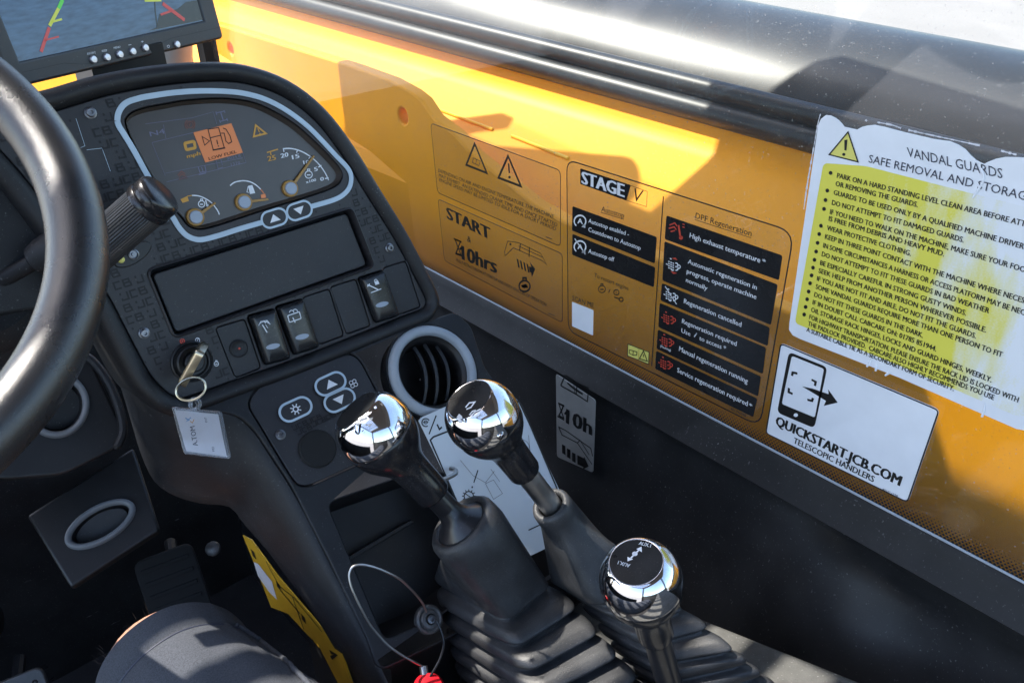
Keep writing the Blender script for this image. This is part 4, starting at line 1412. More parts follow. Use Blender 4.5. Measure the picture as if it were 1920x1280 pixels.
# ------------------------------------------------------------------ reversing monitor
mon = thing('reversing_monitor', 'black reversing camera monitor with silver buttons above the dashboard', 'monitor', MON.P((0, -0.02)))
bl, br = MON.uv((26, 166)), MON.uv((420, 72))
up = Vector((0, 1))
ud = (br - bl).normalized(); vd_ = Vector((-ud.y, ud.x))
lt = MON.uv((-45, -5)) - MON.uv((26, 166)); lt.normalize()
rt = MON.uv((398, -10)) - br; rt.normalize()
mq = ccw(rounded([bl, br, br + rt * 0.125, bl + lt * 0.125], [0.004, 0.005, 0.006, 0.006]))
scr = ccw([MON.uv(Z1(150, 462)), MON.uv(Z1(1530, 156)), MON.uv(Z1(1530, 156)) + rt * 0.097, MON.uv(Z1(150, 462)) + lt * 0.097])
mb = MB()
slab(mb, MON, mq, -0.022, 0.0, 0.0022, holes=[scr], bottom=True)
mb.build('bezel', M['bezel'], mon)
mb = MB()
tri(mb, MON, inset(scr, -0.001), [], -0.0018)
sc_ = mb.build('screen', M['screen'], mon, flat=True)
p = Print(MON, -0.0014, Z1); p.line([(470, 0), (440, 65)], 26); p.build('guide_line', M['scrgreen'], sc_)
p = Print(MON, -0.0014, Z1); p.line([(440, 65), (372, 195)], 24).line([(385, 168), (465, 145)], 14).line([(1085, 8), (1210, 5)], 14); p.build('guide_line', M['scryellow'], sc_)
p = Print(MON, -0.0014, Z1); p.line([(370, 208), (308, 390)], 24).line([(330, 305), (442, 276)], 12).line([(1220, 28), (1385, 152)], 26).line([(1205, 112), (1290, 82)], 14); p.build('guide_line', M['scrred'], sc_)
p = Print(MON, -0.0016, Z1); p.fill([(1120, 232), (1175, 205), (1195, 110), (1260, 85), (1330, 70), (1390, 20), (1490, 0), (1525, 150)]).line([(1160, 0), (1165, 90), (1180, 205)], 10); p.build('picture_shadow', M['scrdark'], sc_)
for x, y in ((695, 448), (797, 432), (893, 410), (990, 388), (1085, 360), (1322, 335)):
    mb = MB()
    lathe(mb, [(0.0036, 0.0), (0.0035, 0.0018), (0.0028, 0.0026), (0.0001, 0.0028)], MON.P(MON.uv(Z1(x, y))), MON.n, 18)
    mb.build('button', M['silverb'], mon)
p = Print(MON, 0.0003, Z1)
p.text('AV1/AV2', (654, 415), (718, 402), (650, 398), 0.01).text('MENU', (855, 370), (903, 360), (851, 355), 0.01).line([(765, 380), (800, 375), (800, 384), (766, 388)], 3, True).line([(963, 340), (985, 336)], 4).line([(1058, 316), (1076, 312)], 4).line([(1065, 306), (1069, 322)], 4).ring((1263, 350), 9, 3)
p.build('button_marks', M['whitep'], mon)
p = Print(MON, 0.0003, Z1)
p.line([(165, 545), (480, 475), (620, 483), (800, 462), (1100, 382), (1280, 290), (1640, 208)], 3)
p.build('bezel_seam', M['fprint'], mon)
mb = MB()
ctr = at((225, 122), 0.82)
box(mb, (ctr.x - 0.035, ctr.y - 0.03, -0.25), (ctr.x + 0.035, ctr.y + 0.03, ctr.z + 0.02))
br_ = mb.build('bracket', M['black'], mon)
mb = MB()
cx_ = Plane(at((222, 131), 0.80), MON.u, MON.v)
p = Print(cx_, 0.0, Z1); p.fill([(860, 515), (912, 508), (885, 555)]); 
mb = MB()
slab(mb, cx_, cx_.uvs([Z1(858, 517), Z1(912, 508), Z1(887, 555)]), -0.02, 0, 0.0004)
mb.build('bracket_lug', M['labelw'], mon)

# ------------------------------------------------------------------ steering wheel, column and stalk
sw_ = thing('steering_wheel', 'black grained steering wheel rim crossing in front of the dashboard', 'steering wheel', WHEEL.o)
RWH = 0.1655
mb = MB()
tube(mb, [WHEEL.P((RWH * math.cos(t), RWH * math.sin(t))) for t in [2 * math.pi * k / 120 for k in range(120)]], 0.0158, 28, closed=True)
mb.build('rim', M['rim'], sw_)
mb = MB()
lathe(mb, [(0.001, -0.012), (0.02, -0.012), (0.040, -0.020), (0.046, -0.030), (0.046, -0.055)], WHEEL.o, WHEEL.n, 32)
mb.build('hub', M['black'], sw_)
for a in (140, 220, 262):
    mb = MB()
    d = Vector((math.cos(rad(a)), math.sin(rad(a))))
    tube(mb, [WHEEL.P(d * 0.03, -0.035), WHEEL.P(d * 0.10, -0.02), WHEEL.P(d * RWH, 0)], [0.014, 0.012, 0.010], 12)
    mb.build('spoke', M['black'], sw_)
colm = thing('steering_column', 'black steering column with a ribbed control stalk behind the wheel', 'steering column', WHEEL.P((0, 0), -0.5))
mb = MB()
lathe(mb, [(0.046, -0.058), (0.048, -0.075), (0.044, -0.11), (0.042, -0.22), (0.045, -0.5), (0.05, -1.0)], WHEEL.o, WHEEL.n, 32)
mb.build('shroud', M['console'], colm)
g0, g1 = at((188, 462), 0.600), at((304, 361), 0.588)
ga = (g1 - g0).normalized()
gl_ = (g1 - g0).length
mb = MB()
x_, y_ = frame_of(ga)
rings = []
NG = 144
for h, rr_, rib in ((-0.045, 0.0085, 0), (-0.038, 0.0135, 0), (-0.02, 0.0155, 0), (-0.012, 0.0157, 1), (gl_ * 0.74, 0.0157, 1), (gl_ * 0.745, 0.0157, 0)):
    rings.append([g0 + ga * h + (x_ * math.cos(2 * math.pi * k / NG) + y_ * math.sin(2 * math.pi * k / NG)) * (rr_ - (0.0006 if rib and k % 3 == 0 else 0)) for k in range(NG)])
loft(mb, rings, True, False)
stk = mb.build('stalk_grip', M['grip'], colm, angle=25)
mb = MB()
L = gl_
lathe(mb, [(0.0155, L * 0.745), (0.0168, L * 0.75), (0.0172, L * 0.80), (0.0166, L * 0.83), (0.0158, L * 0.835), (0.0164, L * 0.86), (0.0164, L * 0.95), (0.0150, L * 0.985), (0.0125, L), (0.0001, L * 1.005)], g0, ga, 48)
mb.build('end_cap', M['knob'], stk, angle=40)
mb = MB()
s0, s1, s2 = at((-60, 562), 0.600), at((60, 492), 0.597), at((112, 462), 0.597)
tube(mb, [s0, s1, s1.lerp(s2, 0.1), s1.lerp(s2, 0.5), s2], [0.006, 0.006, 0.0105, 0.013, 0.0135], 20)
tube(mb, [s2, g0 - ga * 0.03], [0.0135, 0.0135], 20)
st2 = mb.build('stalk', M['console'], colm)
TP = Plane(at((91, 473), 0.578), XU, Vector((0, math.cos(sD), math.sin(sD))))
mb = MB()
ribbon(mb, TP, TP.uvs([(86, 474), (97, 468), (96, 479)]), 0.0007, 0.0, True)
mb.build('triangle_mark', M['whitep'], st2, flat=True)
mb = MB()
lathe(mb, [(0.03, 0.0), (0.034, -0.01), (0.036, -0.02), (0.033, -0.03), (0.037, -0.04), (0.034, -0.05)], at((-30, 556), 0.600), WHEEL.n, 32)
mb.build('switch_housing', M['console'], colm)

# ------------------------------------------------------------------ heater ducts under the column
D1 = Plane(at((190, 980), 0.86), Vector((1, -0.25, 0.0)), Vector((0.1, 0.80, 0.60)))
du_ = thing('heater_duct', 'dark square heater duct with an oval vent under the steering column', 'heater duct', at((190, 1000), 0.95))
def duct_box(plane, q, hole, parent, rr):
    m = MB()
    q = ccw(rounded(q, rr))
    slab(m, plane, q, -0.012, 0, 0.003, holes=[hole])
    c = sum(q, Vector((0, 0))) / len(q)
    away = plane.P(c).normalized() * 0.22
    ring0 = [plane.P(p_, -0.012) for p_ in q]
    cc_ = plane.P(c, -0.012)
    loft(m, [ring0, [cc_ + (p_ - cc_) * 0.72 + away for p_ in ring0]])
    return m.build('housing', M['black'], parent)
def oval_vent(plane, cpx, rx, ry, rot, parent):
    c = plane.uv(cpx)
    m = MB()
    q = circle(c, rx, 40, ry, rot)
    ringwall(m, plane, [(q, 0.0), (inset(q, 0.0006), 0.004), (inset(q, 0.002), 0.0055), (inset(q, 0.004), 0.0055), (inset(q, 0.006), 0.003), (inset(q, 0.0065), 0.0008)])
    r_ = m.build('vent_ring', M['dgrey'], parent, angle=60)
    m = MB()
    ringwall(m, plane, [(inset(q, 0.0064), 0.001), (inset(q, 0.0075), -0.004), (inset(q, 0.010), -0.03)], cap=True)
    m.build('vent_barrel', M['black'], r_)
    m = MB()
    tl_ = Plane(plane.P(c, -0.010), plane.u, plane.v + plane.n * 0.35)
    q2 = circle((0, 0), rx * 0.74, 30, ry * 0.70, rot)
    slab(m, tl_, q2, 0.0, 0.0016, 0.0006)
    m.build('vent_flap', M['mould'], r_)
def ell_fit(plane, c, a, b):
    """radii and rotation of an ellipse on the plane from the pixel ends of its two half axes"""
    C0, A0, B0 = plane.uv(c), plane.uv(a), plane.uv(b)
    return (A0 - C0).length, (B0 - C0).length, math.atan2((A0 - C0).y, (A0 - C0).x)
rx, ry, ro = ell_fit(D1, (189, 982), (252, 945), (203, 1014))
duct_box(D1, D1.uvs([(50, 966), (250, 838), (300, 993), (133, 1102)]), circle(D1.uv((189, 982)), rx - 0.003, 36, ry - 0.003, ro), du_, 0.004)
oval_vent(D1, (189, 982), rx, ry, ro, du_)
D2 = Plane(at((110, 755), 0.80), Vector((1, 0.0, 0.0)), Vector((0.0, 0.60, 0.80)))
d2 = thing('heater_duct', 'dark heater duct with a round vent half hidden by the steering wheel', 'heater duct', at((110, 770), 0.9))
rx, ry, ro = ell_fit(D2, (108, 760), (168, 762), (108, 840))
duct_box(D2, D2.uvs([(-40, 700), (60, 640), (170, 672), (226, 790), (240, 830), (120, 890), (0, 900), (-60, 880)]), circle(D2.uv((108, 760)), rx - 0.003, 36, rx * 1.15 - 0.003, ro), d2, 0.01)
oval_vent(D2, (108, 760), rx, rx * 1.15, ro, d2)

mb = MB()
tube(mb, smooth([D2.P(D2.uv(q_), 0.001) for q_ in [(150, 664), (172, 676), (198, 708), (216, 745), (228, 785), (229, 815), (216, 842)]], 4, False), [0.0045] * 24 + [0.002], 10)  # tube added to stand for the sunlit edge of the duct rim
mb.build('sunlit_edge', M['mould'], d2)

# ------------------------------------------------------------------ pedals, floor trim, decal strip
def pedal(name, label, c, z, u, w, h, m_, studs=True):
    pl = Plane(at(c, z), u, Vector((0, 0.55, 0.83)))
    t = thing(name, label, 'pedal', pl.P((0, 0), -0.05))
    m = MB()
    slab(m, pl, rounded([(-w, -h), (w, -h), (w, h), (-w, h)], 0.012), -0.006, 0, 0.002, bottom=True)
    pd = m.build('pad', m_, t)
    m = MB()
    if studs:
        for i in range(5):
            for j in range(4):
                lathe(m, [(0.0035, 0), (0.003, 0.0015), (0.0015, 0.001)], pl.P((-w * 0.75 + i * w * 0.375, -h * 0.7 + j * h * 0.46)), pl.n, 8)
        m.build('grip_studs', M['deep'], pd, kind='stuff')
    else:
        for i in range(6):
            box_ = [(-w * 0.8, -h * 0.8 + i * h * 0.3), (w * 0.8, -h * 0.8 + i * h * 0.3), (w * 0.8, -h * 0.72 + i * h * 0.3), (-w * 0.8, -h * 0.72 + i * h * 0.3)]
            slab(m, pl, box_, 0, 0.002, 0.0004)
        m.build('grip_ribs', M['deep'], pd, kind='stuff')
    m = MB()
    tube(m, [pl.P((0, 0), -0.005), pl.P((0, 0.05), -0.10)], 0.008, 10)
    m.build('arm', M['black'], t)
pedal('brake_pedal', 'worn bare metal pedal plate with round studs at the lower left corner', (22, 1352), 1.02, Vector((1, -0.3, 0.12)), 0.05, 0.05, M['clamp'])
pedal('accelerator_pedal', 'dark ribbed pedal on the floor ahead of the knee', (330, 1115), 1.02, Vector((1, -0.3, 0.1)), 0.035, 0.055, M['deep'], False)
mb = MB()
lathe(mb, [(0.009, 0), (0.0085, 0.004), (0.005, 0.006), (0.0001, 0.006)], at((400, 1028), 1.0), Vector((-0.5, -0.5, 0.6)), 16)
tag(mb.build('floor_bolt', M['clamp']), 'small grey plastic bolt cap on the dark footwell wall', 'bolt cap')
YS2 = Plane((0.205, 0.5, -0.6), (0, -1, 0), (0, 0, 1))
strip = ccw(YS2.uvs([(455, 1003), (472, 1012), (520, 1078), (590, 1160), (640, 1220), (664, 1290), (644, 1300), (600, 1215), (540, 1150), (508, 1138), (478, 1060)]))
mb = MB()
slab(mb, YS2, strip, -0.001, 0, 0.0002, bottom=True)
ys2 = tag(mb.build('warning_decal', M['decaly']), 'long yellow warning decal with black marks on the side of the console base', 'decal')
p = Print(YS2, 0.0004, zoom(0, 940, 2.667))
p.line([(1262, 245), (1272, 280)], 14).line([(1388, 405), (1395, 435)], 14).line([(1515, 570), (1520, 600)], 14).line([(1330, 300), (1395, 420), (1470, 480), (1610, 650)], 3).line([(1460, 470), (1520, 640)], 4).line([(1650, 750), (1680, 765), (1655, 780)], 9).line([(1560, 690), (1610, 780)], 12).line([(1400, 440), (1500, 560)], 4)
p.build('decal_print', M['ink'], ys2)
p = Print(YS2, 0.0004, zoom(0, 940, 2.667))
p.fill([(1268, 300), (1290, 310), (1360, 400), (1385, 490), (1345, 450), (1290, 370)])
p.build('white_patch', M['labelw'], ys2)

# ------------------------------------------------------------------ the driver's leg
per = thing('person', 'person in grey blue shorts seated low in the corner, one knee in view', 'person', (0.03, 0.3, -0.75))
mb = MB()
path = [((0.00, -0.22, -0.585), .088), ((0.03, 0.0, -0.592), .086), ((0.055, 0.2, -0.598), .078), ((0.072, 0.36, -0.600), .064), ((0.084, 0.46, -0.598), .0575), ((0.086, 0.525, -0.597), .0584), ((0.086, 0.556, -0.605), .0562), ((0.087, 0.582, -0.64), .051), ((0.087, 0.595, -0.72), .050), ((0.085, 0.60, -0.85), .055), ((0.085, 0.61, -1.02), .042), ((0.085, 0.62, -1.16), .035), ((0.085, 0.66, -1.22), .038), ((0.085, 0.76, -1.245), .03), ((0.085, 0.82, -1.25), .02)]
sp = smooth([Vector((*p_, r_)) for p_, r_ in path], 4, False)
tube(mb, [v.xyz for v in sp], [v.w for v in sp], 40)
mb.build('body', M['skin'], per, angle=80)
mb = MB()
n = 96
rings = []
def fold(t, k, y):
    return 0.0022 * math.sin(3 * t + 9 * y) + 0.0018 * math.sin(7 * t - 25 * y) + 0.0012 * math.sin(13 * t + 40 * y + k)
stations = [(0.560, .089, -.596, .0600, .0600), (0.5605, .089, -.596, .0625, .0625), (0.556, .089, -.5962, .0632, .0632), (0.54, .089, -.5965, .0636, .0636), (0.531, .089, -.597, .0638, .0638), (0.5298, .089, -.597, .0630, .0630), (0.5285, .089, -.597, .0642, .0642), (0.50, .091, -.600, .069, .067), (0.46, .092, -.604, .080, .073), (0.40, .097, -.606, .092, .080), (0.30, .088, -.606, .098, .088), (0.15, .065, -.602, .104, .094), (-0.05, .035, -.595, .108, .100), (-0.25, .0, -.58, .12, .11)]
for y, cx, cz, rx, rz in stations:
    am = min(1, max(0.0, (0.5285 - y) / 0.05))
    ring = []
    for k in range(n):
        t = 2 * math.pi * k / n
        f = 1 + am * fold(t, 0, y) / 0.07
        x, z = cx + rx * math.cos(t) * f, cz + rz * math.sin(t) * f
        # side seam: a small ridge along the leg on its upper right
        dt = (t - rad(48) + math.pi) % (2 * math.pi) - math.pi
        sd = 0.0022 * math.exp(-(dt / 0.035) ** 2) * (1 if y < 0.53 else 0.3)
        x += sd * math.cos(t); z += sd * math.sin(t)
        # hem edge dips slightly back on the outer side
        yy = y - (0.012 * max(0, math.cos(t)) ** 2 if y > 0.49 else 0.0)
        ring.append(Vector((x, yy, z)))
    rings.append(ring)
loft(mb, rings)
shorts = mb.build('shorts', M['shorts'], per, angle=80)
mb = MB()
from mathutils.bvhtree import BVHTree
sv = [p_.co + shorts.location + WORLD['person'] for p_ in shorts.data.vertices]
bv = BVHTree.FromPolygons([tuple(x) for x in sv], [tuple(f.vertices) for f in shorts.data.polygons])
sm_ = []
for q_ in smooth([Vector(q_) for q_ in [(440, 1172), (478, 1196), (520, 1228), (560, 1264), (600, 1308), (640, 1360)]], 10, False):
    hit, nrm_, fi, dist = bv.ray_cast(Vector((0, 0, 0)), ray(q_).normalized())
    if hit is not None: sm_.append(hit + nrm_ * (0.0012 if nrm_.dot(hit) < 0 else -0.0012))
tube(mb, sm_, [0.0020 + 0.0003 * math.sin(2.4 * k) for k in range(len(sm_))], 10)
mb.build('seam', M['shorts'], shorts)
mb = MB()
hm = [Vector((0.089 + 0.0642 * math.cos(t), 0.5275 - (0.012 * max(0, math.cos(t)) ** 2), -0.597 + 0.0642 * math.sin(t))) for t in [rad(20 + 160 * k / 60) for k in range(61)]]
tube(mb, hm, 0.0007, 6)
mb.build('hem_stitching', M['navy'], shorts)
mb = MB()
for k in range(60):
    t = rad(random.uniform(85, 200))
    y = random.uniform(0.55, 0.58)
    r_ = 0.0572
    b0 = Vector((0.088 + r_ * math.cos(t), y, -0.599 + r_ * math.sin(t)))
    dr = Vector((math.cos(t), random.uniform(0.1, 1.1), math.sin(t) + random.uniform(-0.2, 0.5))).normalized()
    e = b0 + dr * random.uniform(0.004, 0.009)
    tube(mb, [b0, b0.lerp(e, 0.5) + Vector((0, 0.001, 0.001)), e], [0.00011, 0.00008, 0.00003], 4)
mb.build('leg_hair', M['hair'], per, kind='stuff')

# ------------------------------------------------------------------ stickers on the side window
HS = 0.0006          # sticker face above the inner side of the pane
za = zoom(780, 200, 2.908)
zb = zoom(1040, 280, 2.4625)
zc = zoom(1480, 200, 2.909)
zd = zoom(1420, 560, 3.2)
def film_sticker(name, label, z, pts, r, w, inkm):
    q = ccw(rounded(GL.uvs(zs(z, pts)), r))
    m = MB()
    slab(m, GL, q, 0.0001, 0.0003, 0, bottom=True)
    o = tag(m.build(name, M['film'], flat=True), label, 'sticker', 'stickers on the side window')
    m = MB()
    ribbon(m, GL, inset(q, w * 0.7), w, HS, True)
    m.build('border', inkm, o, flat=True)
    return o
def PG(z, h=HS): return Print(GL, h, z)
# cold start notice
s1 = film_sticker('notice_sticker', 'clear sticker with two warning triangles above small capitals about engine temperature', za, [(80, 86), (792, 345), (792, 766), (118, 470)], 0.007, 0.0009, M['inkfaint'])
p = PG(za)
p.line([(320, 203), (274, 318), (386, 362)], 10, True).line([(502, 270), (450, 388), (572, 434)], 11, True)
p.line([(505, 310), (509, 362)], 10).ell((510, 385), 7)
p.line([(313, 280), (307, 305), (343, 322), (351, 298), (313, 280)], 3).line([(331, 288), (325, 314)], 3)
p.build('warning_triangles', M['inkfaint'], s1)
p = PG(za)
p.text('DEPENDING ON AIR AND ENGINE TEMPERATURE THE MACHINE', (121, 356), (749, 611), (123, 338), 0.016)
p.text('MAY EXHIBIT  AN EXTENDED CRANK TIME AND ONCE STARTED', (124, 382), (769, 655), (126, 364), 0.016)
p.text('ENGINE SPEED MAY BE LIMITED TO IDLE FOR A SHORT PERIOD', (127, 406), (762, 677), (129, 389), 0.016)
p.line([(708, 710), (742, 722)], 4)
p.build('lettering', M['inkfaint'], s1)
# start notice
s2 = film_sticker('notice_sticker', 'clear sticker reading START and 10hrs with a boom and arrow drawing', za, [(120, 500), (802, 800), (802, 1180), (156, 840)], 0.006, 0.0008, M['inkfaint'])
p = PG(za)
p.text('START', (168, 609), (410, 728), (162, 546), 0.055)
p.text('&', (278, 733), (300, 743), (280, 703), 0.01)
p.text('10hrs', (249, 831), (443, 910), (246, 756), 0.05).line([(238, 778), (256, 764)], 9)
p.line([(212, 722), (242, 735), (218, 800), (245, 808), (212, 722)], 6).line([(205, 720), (248, 738)], 6).line([(215, 800), (248, 812)], 7)
p.text('FULLY RETRACT BOOM AT STARTUP AND EVERY 10 HOURS OF OPERATION', (220, 842), (709, 1088), (222, 826), 0.019)
for k in range(4):
    p.fill([(548 + 18 * k, 828 + 9 * k), (557 + 18 * k, 832 + 9 * k), (566 + 18 * k, 880 + 9 * k), (557 + 18 * k, 876 + 9 * k)])
p.fill([(616, 870), (630, 875), (620, 845), (650, 885), (632, 930), (628, 905), (620, 900)])
engine(p, (592, 978), 30, 8)
p.fill([(570, 975), (600, 965), (612, 985), (590, 990)])
p.line([(722, 1125), (755, 1140)], 3)
p.build('lettering', M['ink'], s2)
p = PG(za)
p.line([(500, 733), (483, 790), (485, 812), (492, 808), (530, 770), (560, 782), (690, 840), (712, 860), (680, 800), (560, 742), (500, 733)], 3).line([(570, 745), (565, 785)], 5).line([(620, 765), (616, 820)], 5).line([(560, 760), (690, 820)], 3).ell((515, 750), 6)
p.build('boom_drawing', M['inkfaint'], s2)
# stage notice
s3 = film_sticker('notice_sticker', 'large clear sticker headed STAGE V with columns of black warning boxes', zb, [(55, 42), (1112, 378), (952, 1282), (62, 838)], [0.014, 0.016, 0.016, 0.013], 0.0012, M['ink'])
p = PG(zb); p.fill([(118, 88), (350, 165), (330, 237), (118, 160)], 0.001); p.build('heading_box', M['inkbox'], s3)
p = PG(zb); p.line([(350, 167), (428, 195), (424, 265), (332, 236)], 2, True); p.text('V', (367, 238), (410, 250), (368, 180), 0.0, 0.25); p.line([(502, 217), (448, 1000)], 5)
p.text('Autostop', (215, 286), (320, 318), (217, 262), 0.015).line([(213, 291), (320, 323)], 2.5)
p.text('To restart engine', (182, 588), (340, 651), (184, 570), 0.015)
engine(p, (218, 645), 16, 4); p.line([(249, 662), (256, 646)], 3).ring((285, 660), 12, 4).ring((307, 693), 9, 5).line([(275, 682), (300, 690)], 5).line([(284, 666), (284, 654)], 3)
p.text('SCAN ME', (81, 695), (180, 732), (82, 674), 0.01)
p.text('DPF Regeneration', (649, 318), (908, 402), (652, 292), 0.012).line([(648, 325), (908, 409)], 2.5)
p.text('401/M6548', (812, 1203), (882, 1236), (814, 1190)).line([(470, 1038), (748, 1180)], 3).line([(772, 1192), (882, 1245)], 2)
p.build('lettering', M['ink'], s3)
m = MB()
slab(m, GL, rounded(ccw(GL.uvs(zs(zb, [(82, 703), (180, 742), (178, 858), (82, 815)]))), 0.001), 0.0003, HS, 0, bottom=True)
m.build('white_square', M['sticker'], s3, flat=True)
p = PG(zb); p.fill([(338, 898), (388, 917), (386, 972), (336, 952)]).fill([(390, 918), (436, 936), (433, 991), (388, 973)]); p.build('caution_squares', M['paleyel'], s3)
p = PG(zb, HS + 0.0003); p.line([(410, 930), (428, 978), (391, 966)], 4, True).line([(410, 946), (410, 958)], 4).line([(345, 925), (344, 940), (361, 950), (378, 950), (380, 935), (363, 930), (345, 925)], 3).line([(363, 930), (361, 950)], 3)
p.line([(338, 898), (436, 936), (433, 991), (336, 952)], 3, True); p.build('caution_symbols', M['ink'], s3)
boxes = [[(82, 262), (472, 405), (463, 528), (80, 375)], [(82, 390), (465, 545), (458, 637), (80, 487)],
         [(516, 305), (1052, 490), (1036, 605), (508, 415)], [(507, 424), (1030, 624), (999, 811), (497, 605)], [(495, 617), (994, 822), (984, 908), (488, 697)],
         [(485, 708), (977, 915), (961, 1037), (478, 820)], [(477, 831), (953, 1048), (939, 1140), (470, 920)], [(469, 929), (936, 1150), (917, 1236), (463, 1012)]]
for bx in boxes:
    p = PG(zb); p.fill(bx, 0.0022); p.build('text_box', M['inkbox'], s3)
HT = HS + 0.0003
p = PG(zb, HT)
p.text('STAGE', (123, 157), (323, 222), (123, 101), 0.055)
for s, a, b2, c in (('Autostop enabled -', (155, 338), (342, 402), (157, 319)), ('Countdown to Autostop', (155, 378), (396, 466), (157, 359)), ('Autostop off', (155, 478), (274, 519), (157, 459)),
                    ('High exhaust temperature', (622, 407), (948, 524), (625, 385)), ('*', (958, 524), (974, 530), (959, 505)),
                    ('Automatic regeneration in', (614, 526), (932, 648), (617, 506)), ('progress, operate machine', (609, 571), (930, 692), (612, 551)), ('normally', (605, 611), (704, 651), (608, 592)),
                    ('Regeneration cancelled', (596, 709), (861, 820), (598, 688)), ('Regeneration required', (587, 801), (839, 908), (589, 781)), ('Use', (584, 844), (626, 862), (586, 825)), ('to access *', (667, 879), (790, 929), (669, 860)),
                    ('Manual regeneration running', (573, 929), (890, 1081), (576, 908)), ('Service regeneration required', (565, 1027), (890, 1185), (567, 1006)), ('*', (896, 1188), (912, 1195), (897, 1170)), ('(Flashing)', (487, 912), (536, 932), (488, 902))):
    p.text(s, a, b2, c, 0.014)
p.text('i', (642, 864), (655, 870), (645, 842), 0.03, 0.4)
def auto(p, c, r, slash):
    p.arc(c, r, -230, 60, 6)
    p.text('A', (c[0] - r * .45, c[1] + r * .35), (c[0] + r * .5, c[1] + r * .5), (c[0] - r * .45, c[1] - r * .5), 0.03)
    p.fill([(c[0] + r * .9, c[1] + r * .5), (c[0] + r * .9, c[1] + r * 1.15), (c[0] + r * .25, c[1] + r * .95)])
    if slash: p.line([(c[0] - r * .9, c[1] - r * 1.4), (c[0] + r * .9, c[1] + r * 1.3)], 4)
auto(p, (117, 332), 27, False); auto(p, (117, 450), 27, True)
def dpf(p, c, s=1.0):
    x, y = c
    for i in range(3):
        for j in range(4):
            xx, yy = x - 22 * s + i * 10 * s, y - 18 * s + j * 10 * s + i * 4 * s
            p.fill([(xx, yy), (xx + 7 * s, yy + 2.5 * s), (xx + 7 * s, yy + 7.5 * s), (xx, yy + 5 * s)])
    p.line([(x - 32 * s, y - 4 * s), (x - 24 * s, y)], 4 * s).line([(x - 14 * s, y - 28 * s), (x - 6 * s, y - 25 * s)], 5 * s).line([(x - 8 * s, y + 24 * s), (x + 2 * s, y + 28 * s)], 5 * s)
    p.arc((x + 14 * s, y + 2 * s), 9 * s, -110, 110, 5 * s).arc((x + 15 * s, y + 17 * s), 9 * s, -110, 110, 5 * s).arc((x + 26 * s, y + 10 * s), 8 * s, -100, 100, 4 * s)
dpf(p, (546, 532)); dpf(p, (535, 672)); p.line([(510, 632), (563, 715)], 4)
p.build('white_lettering', M['whitep'], s3)
p = PG(zb, HT)
dpf(p, (524, 778)); dpf(p, (516, 882)); dpf(p, (510, 986))
p.line([(530, 350), (555, 340), (565, 355)], 5).line([(527, 365), (552, 358), (562, 372)], 5).line([(535, 380), (555, 375)], 5).line([(572, 350), (580, 405)], 9).ell((583, 408), 9).line([(590, 345), (600, 348)], 4).line([(590, 358), (600, 361)], 4)
p.fill([(540, 503), (557, 500), (568, 512)]).fill([(535, 562), (566, 572), (548, 575)])
p.build('red_symbols', M['redp'], s3)
# quick start sticker
q = ccw(rounded(GL.uvs(zs(zd, [(140, 262), (1098, 665), (905, 1222), (50, 805)])), 0.0045))
m = MB()
slab(m, GL, q, 0.0001, 0.0005, 0.0001, bottom=True)
s4 = tag(m.build('quick_start_sticker', M['sticker'], flat=True), 'white sticker with black phone and arrow reading QUICKSTART.JCB.COM', 'sticker', 'stickers on the side window')
m = MB(); ribbon(m, GL, inset(q, 0.0006), 0.0012, 0.0007, True); m.build('border', M['ink'], s4, flat=True)
H4 = 0.0007
p = PG(zd, H4)
p.fill(rounded([(190, 318), (420, 410), (342, 776), (118, 682)], 32), 0, holes=[rounded([(207, 342), (400, 420), (345, 712), (146, 630)], 14)])
for c in ([(208, 462), (212, 442), (240, 448)], [(325, 485), (350, 498), (345, 522)], [(190, 535), (188, 560), (212, 570)], [(300, 605), (328, 612), (334, 595)]):
    p.line(c, 13)
p.fill([(268, 525), (330, 538), (428, 572), (425, 543), (482, 622), (398, 642), (412, 612), (360, 580)])
p.text('QUICKSTART.JCB.COM', (105, 752), (855, 1123), (117, 700), 0.055)
p.text('TELESCOPIC HANDLERS', (214, 862), (697, 1100), (222, 830), 0.035)
p.text('401/C1228', (748, 1146), (840, 1190), (752, 1134), 0.01)
p.build('lettering', M['ink'], s4)
p = PG(zd, H4 + 0.0002); p.ell((231, 697), 13, 11); p.build('phone_button', M['sticker'], s4)
# vandal guard notice, torn along its top edge
tear = [(160, 100), (176, 66), (200, 48), (225, 46), (252, 58), (274, 76), (288, 92), (303, 110), (335, 118), (372, 126), (398, 112), (425, 104), (470, 100), (520, 110), (560, 118), (640, 140), (700, 156), (790, 175), (880, 190), (925, 206), (960, 232), (992, 262), (1020, 290), (1044, 304), (1062, 312), (1090, 298), (1130, 282), (1180, 273), (1250, 274), (1330, 282), (1460, 315)]
body = [(1480, 1500), (1440, 1690), (1400, 1745), (1330, 1772), (1240, 1755), (600, 1475), (60, 1265), (20, 1245), (0, 1215), (2, 1180)]
q = ccw(GL.uvs(zs(zc, [tear[0]]) + zs(zc, [(tear[k][0] + random.uniform(-2, 2), tear[k][1] + random.uniform(-2, 2)) for k in range(1, len(tear))]) + zs(zc, body)))
m = MB()
slab(m, GL, q, 0.0001, 0.0006, 0.0001, bottom=True)
s5 = tag(m.build('guard_notice_sticker', M['sticker'], flat=True), 'white and worn yellow sticker with a torn top headed VANDAL GUARDS', 'sticker', 'stickers on the side window')
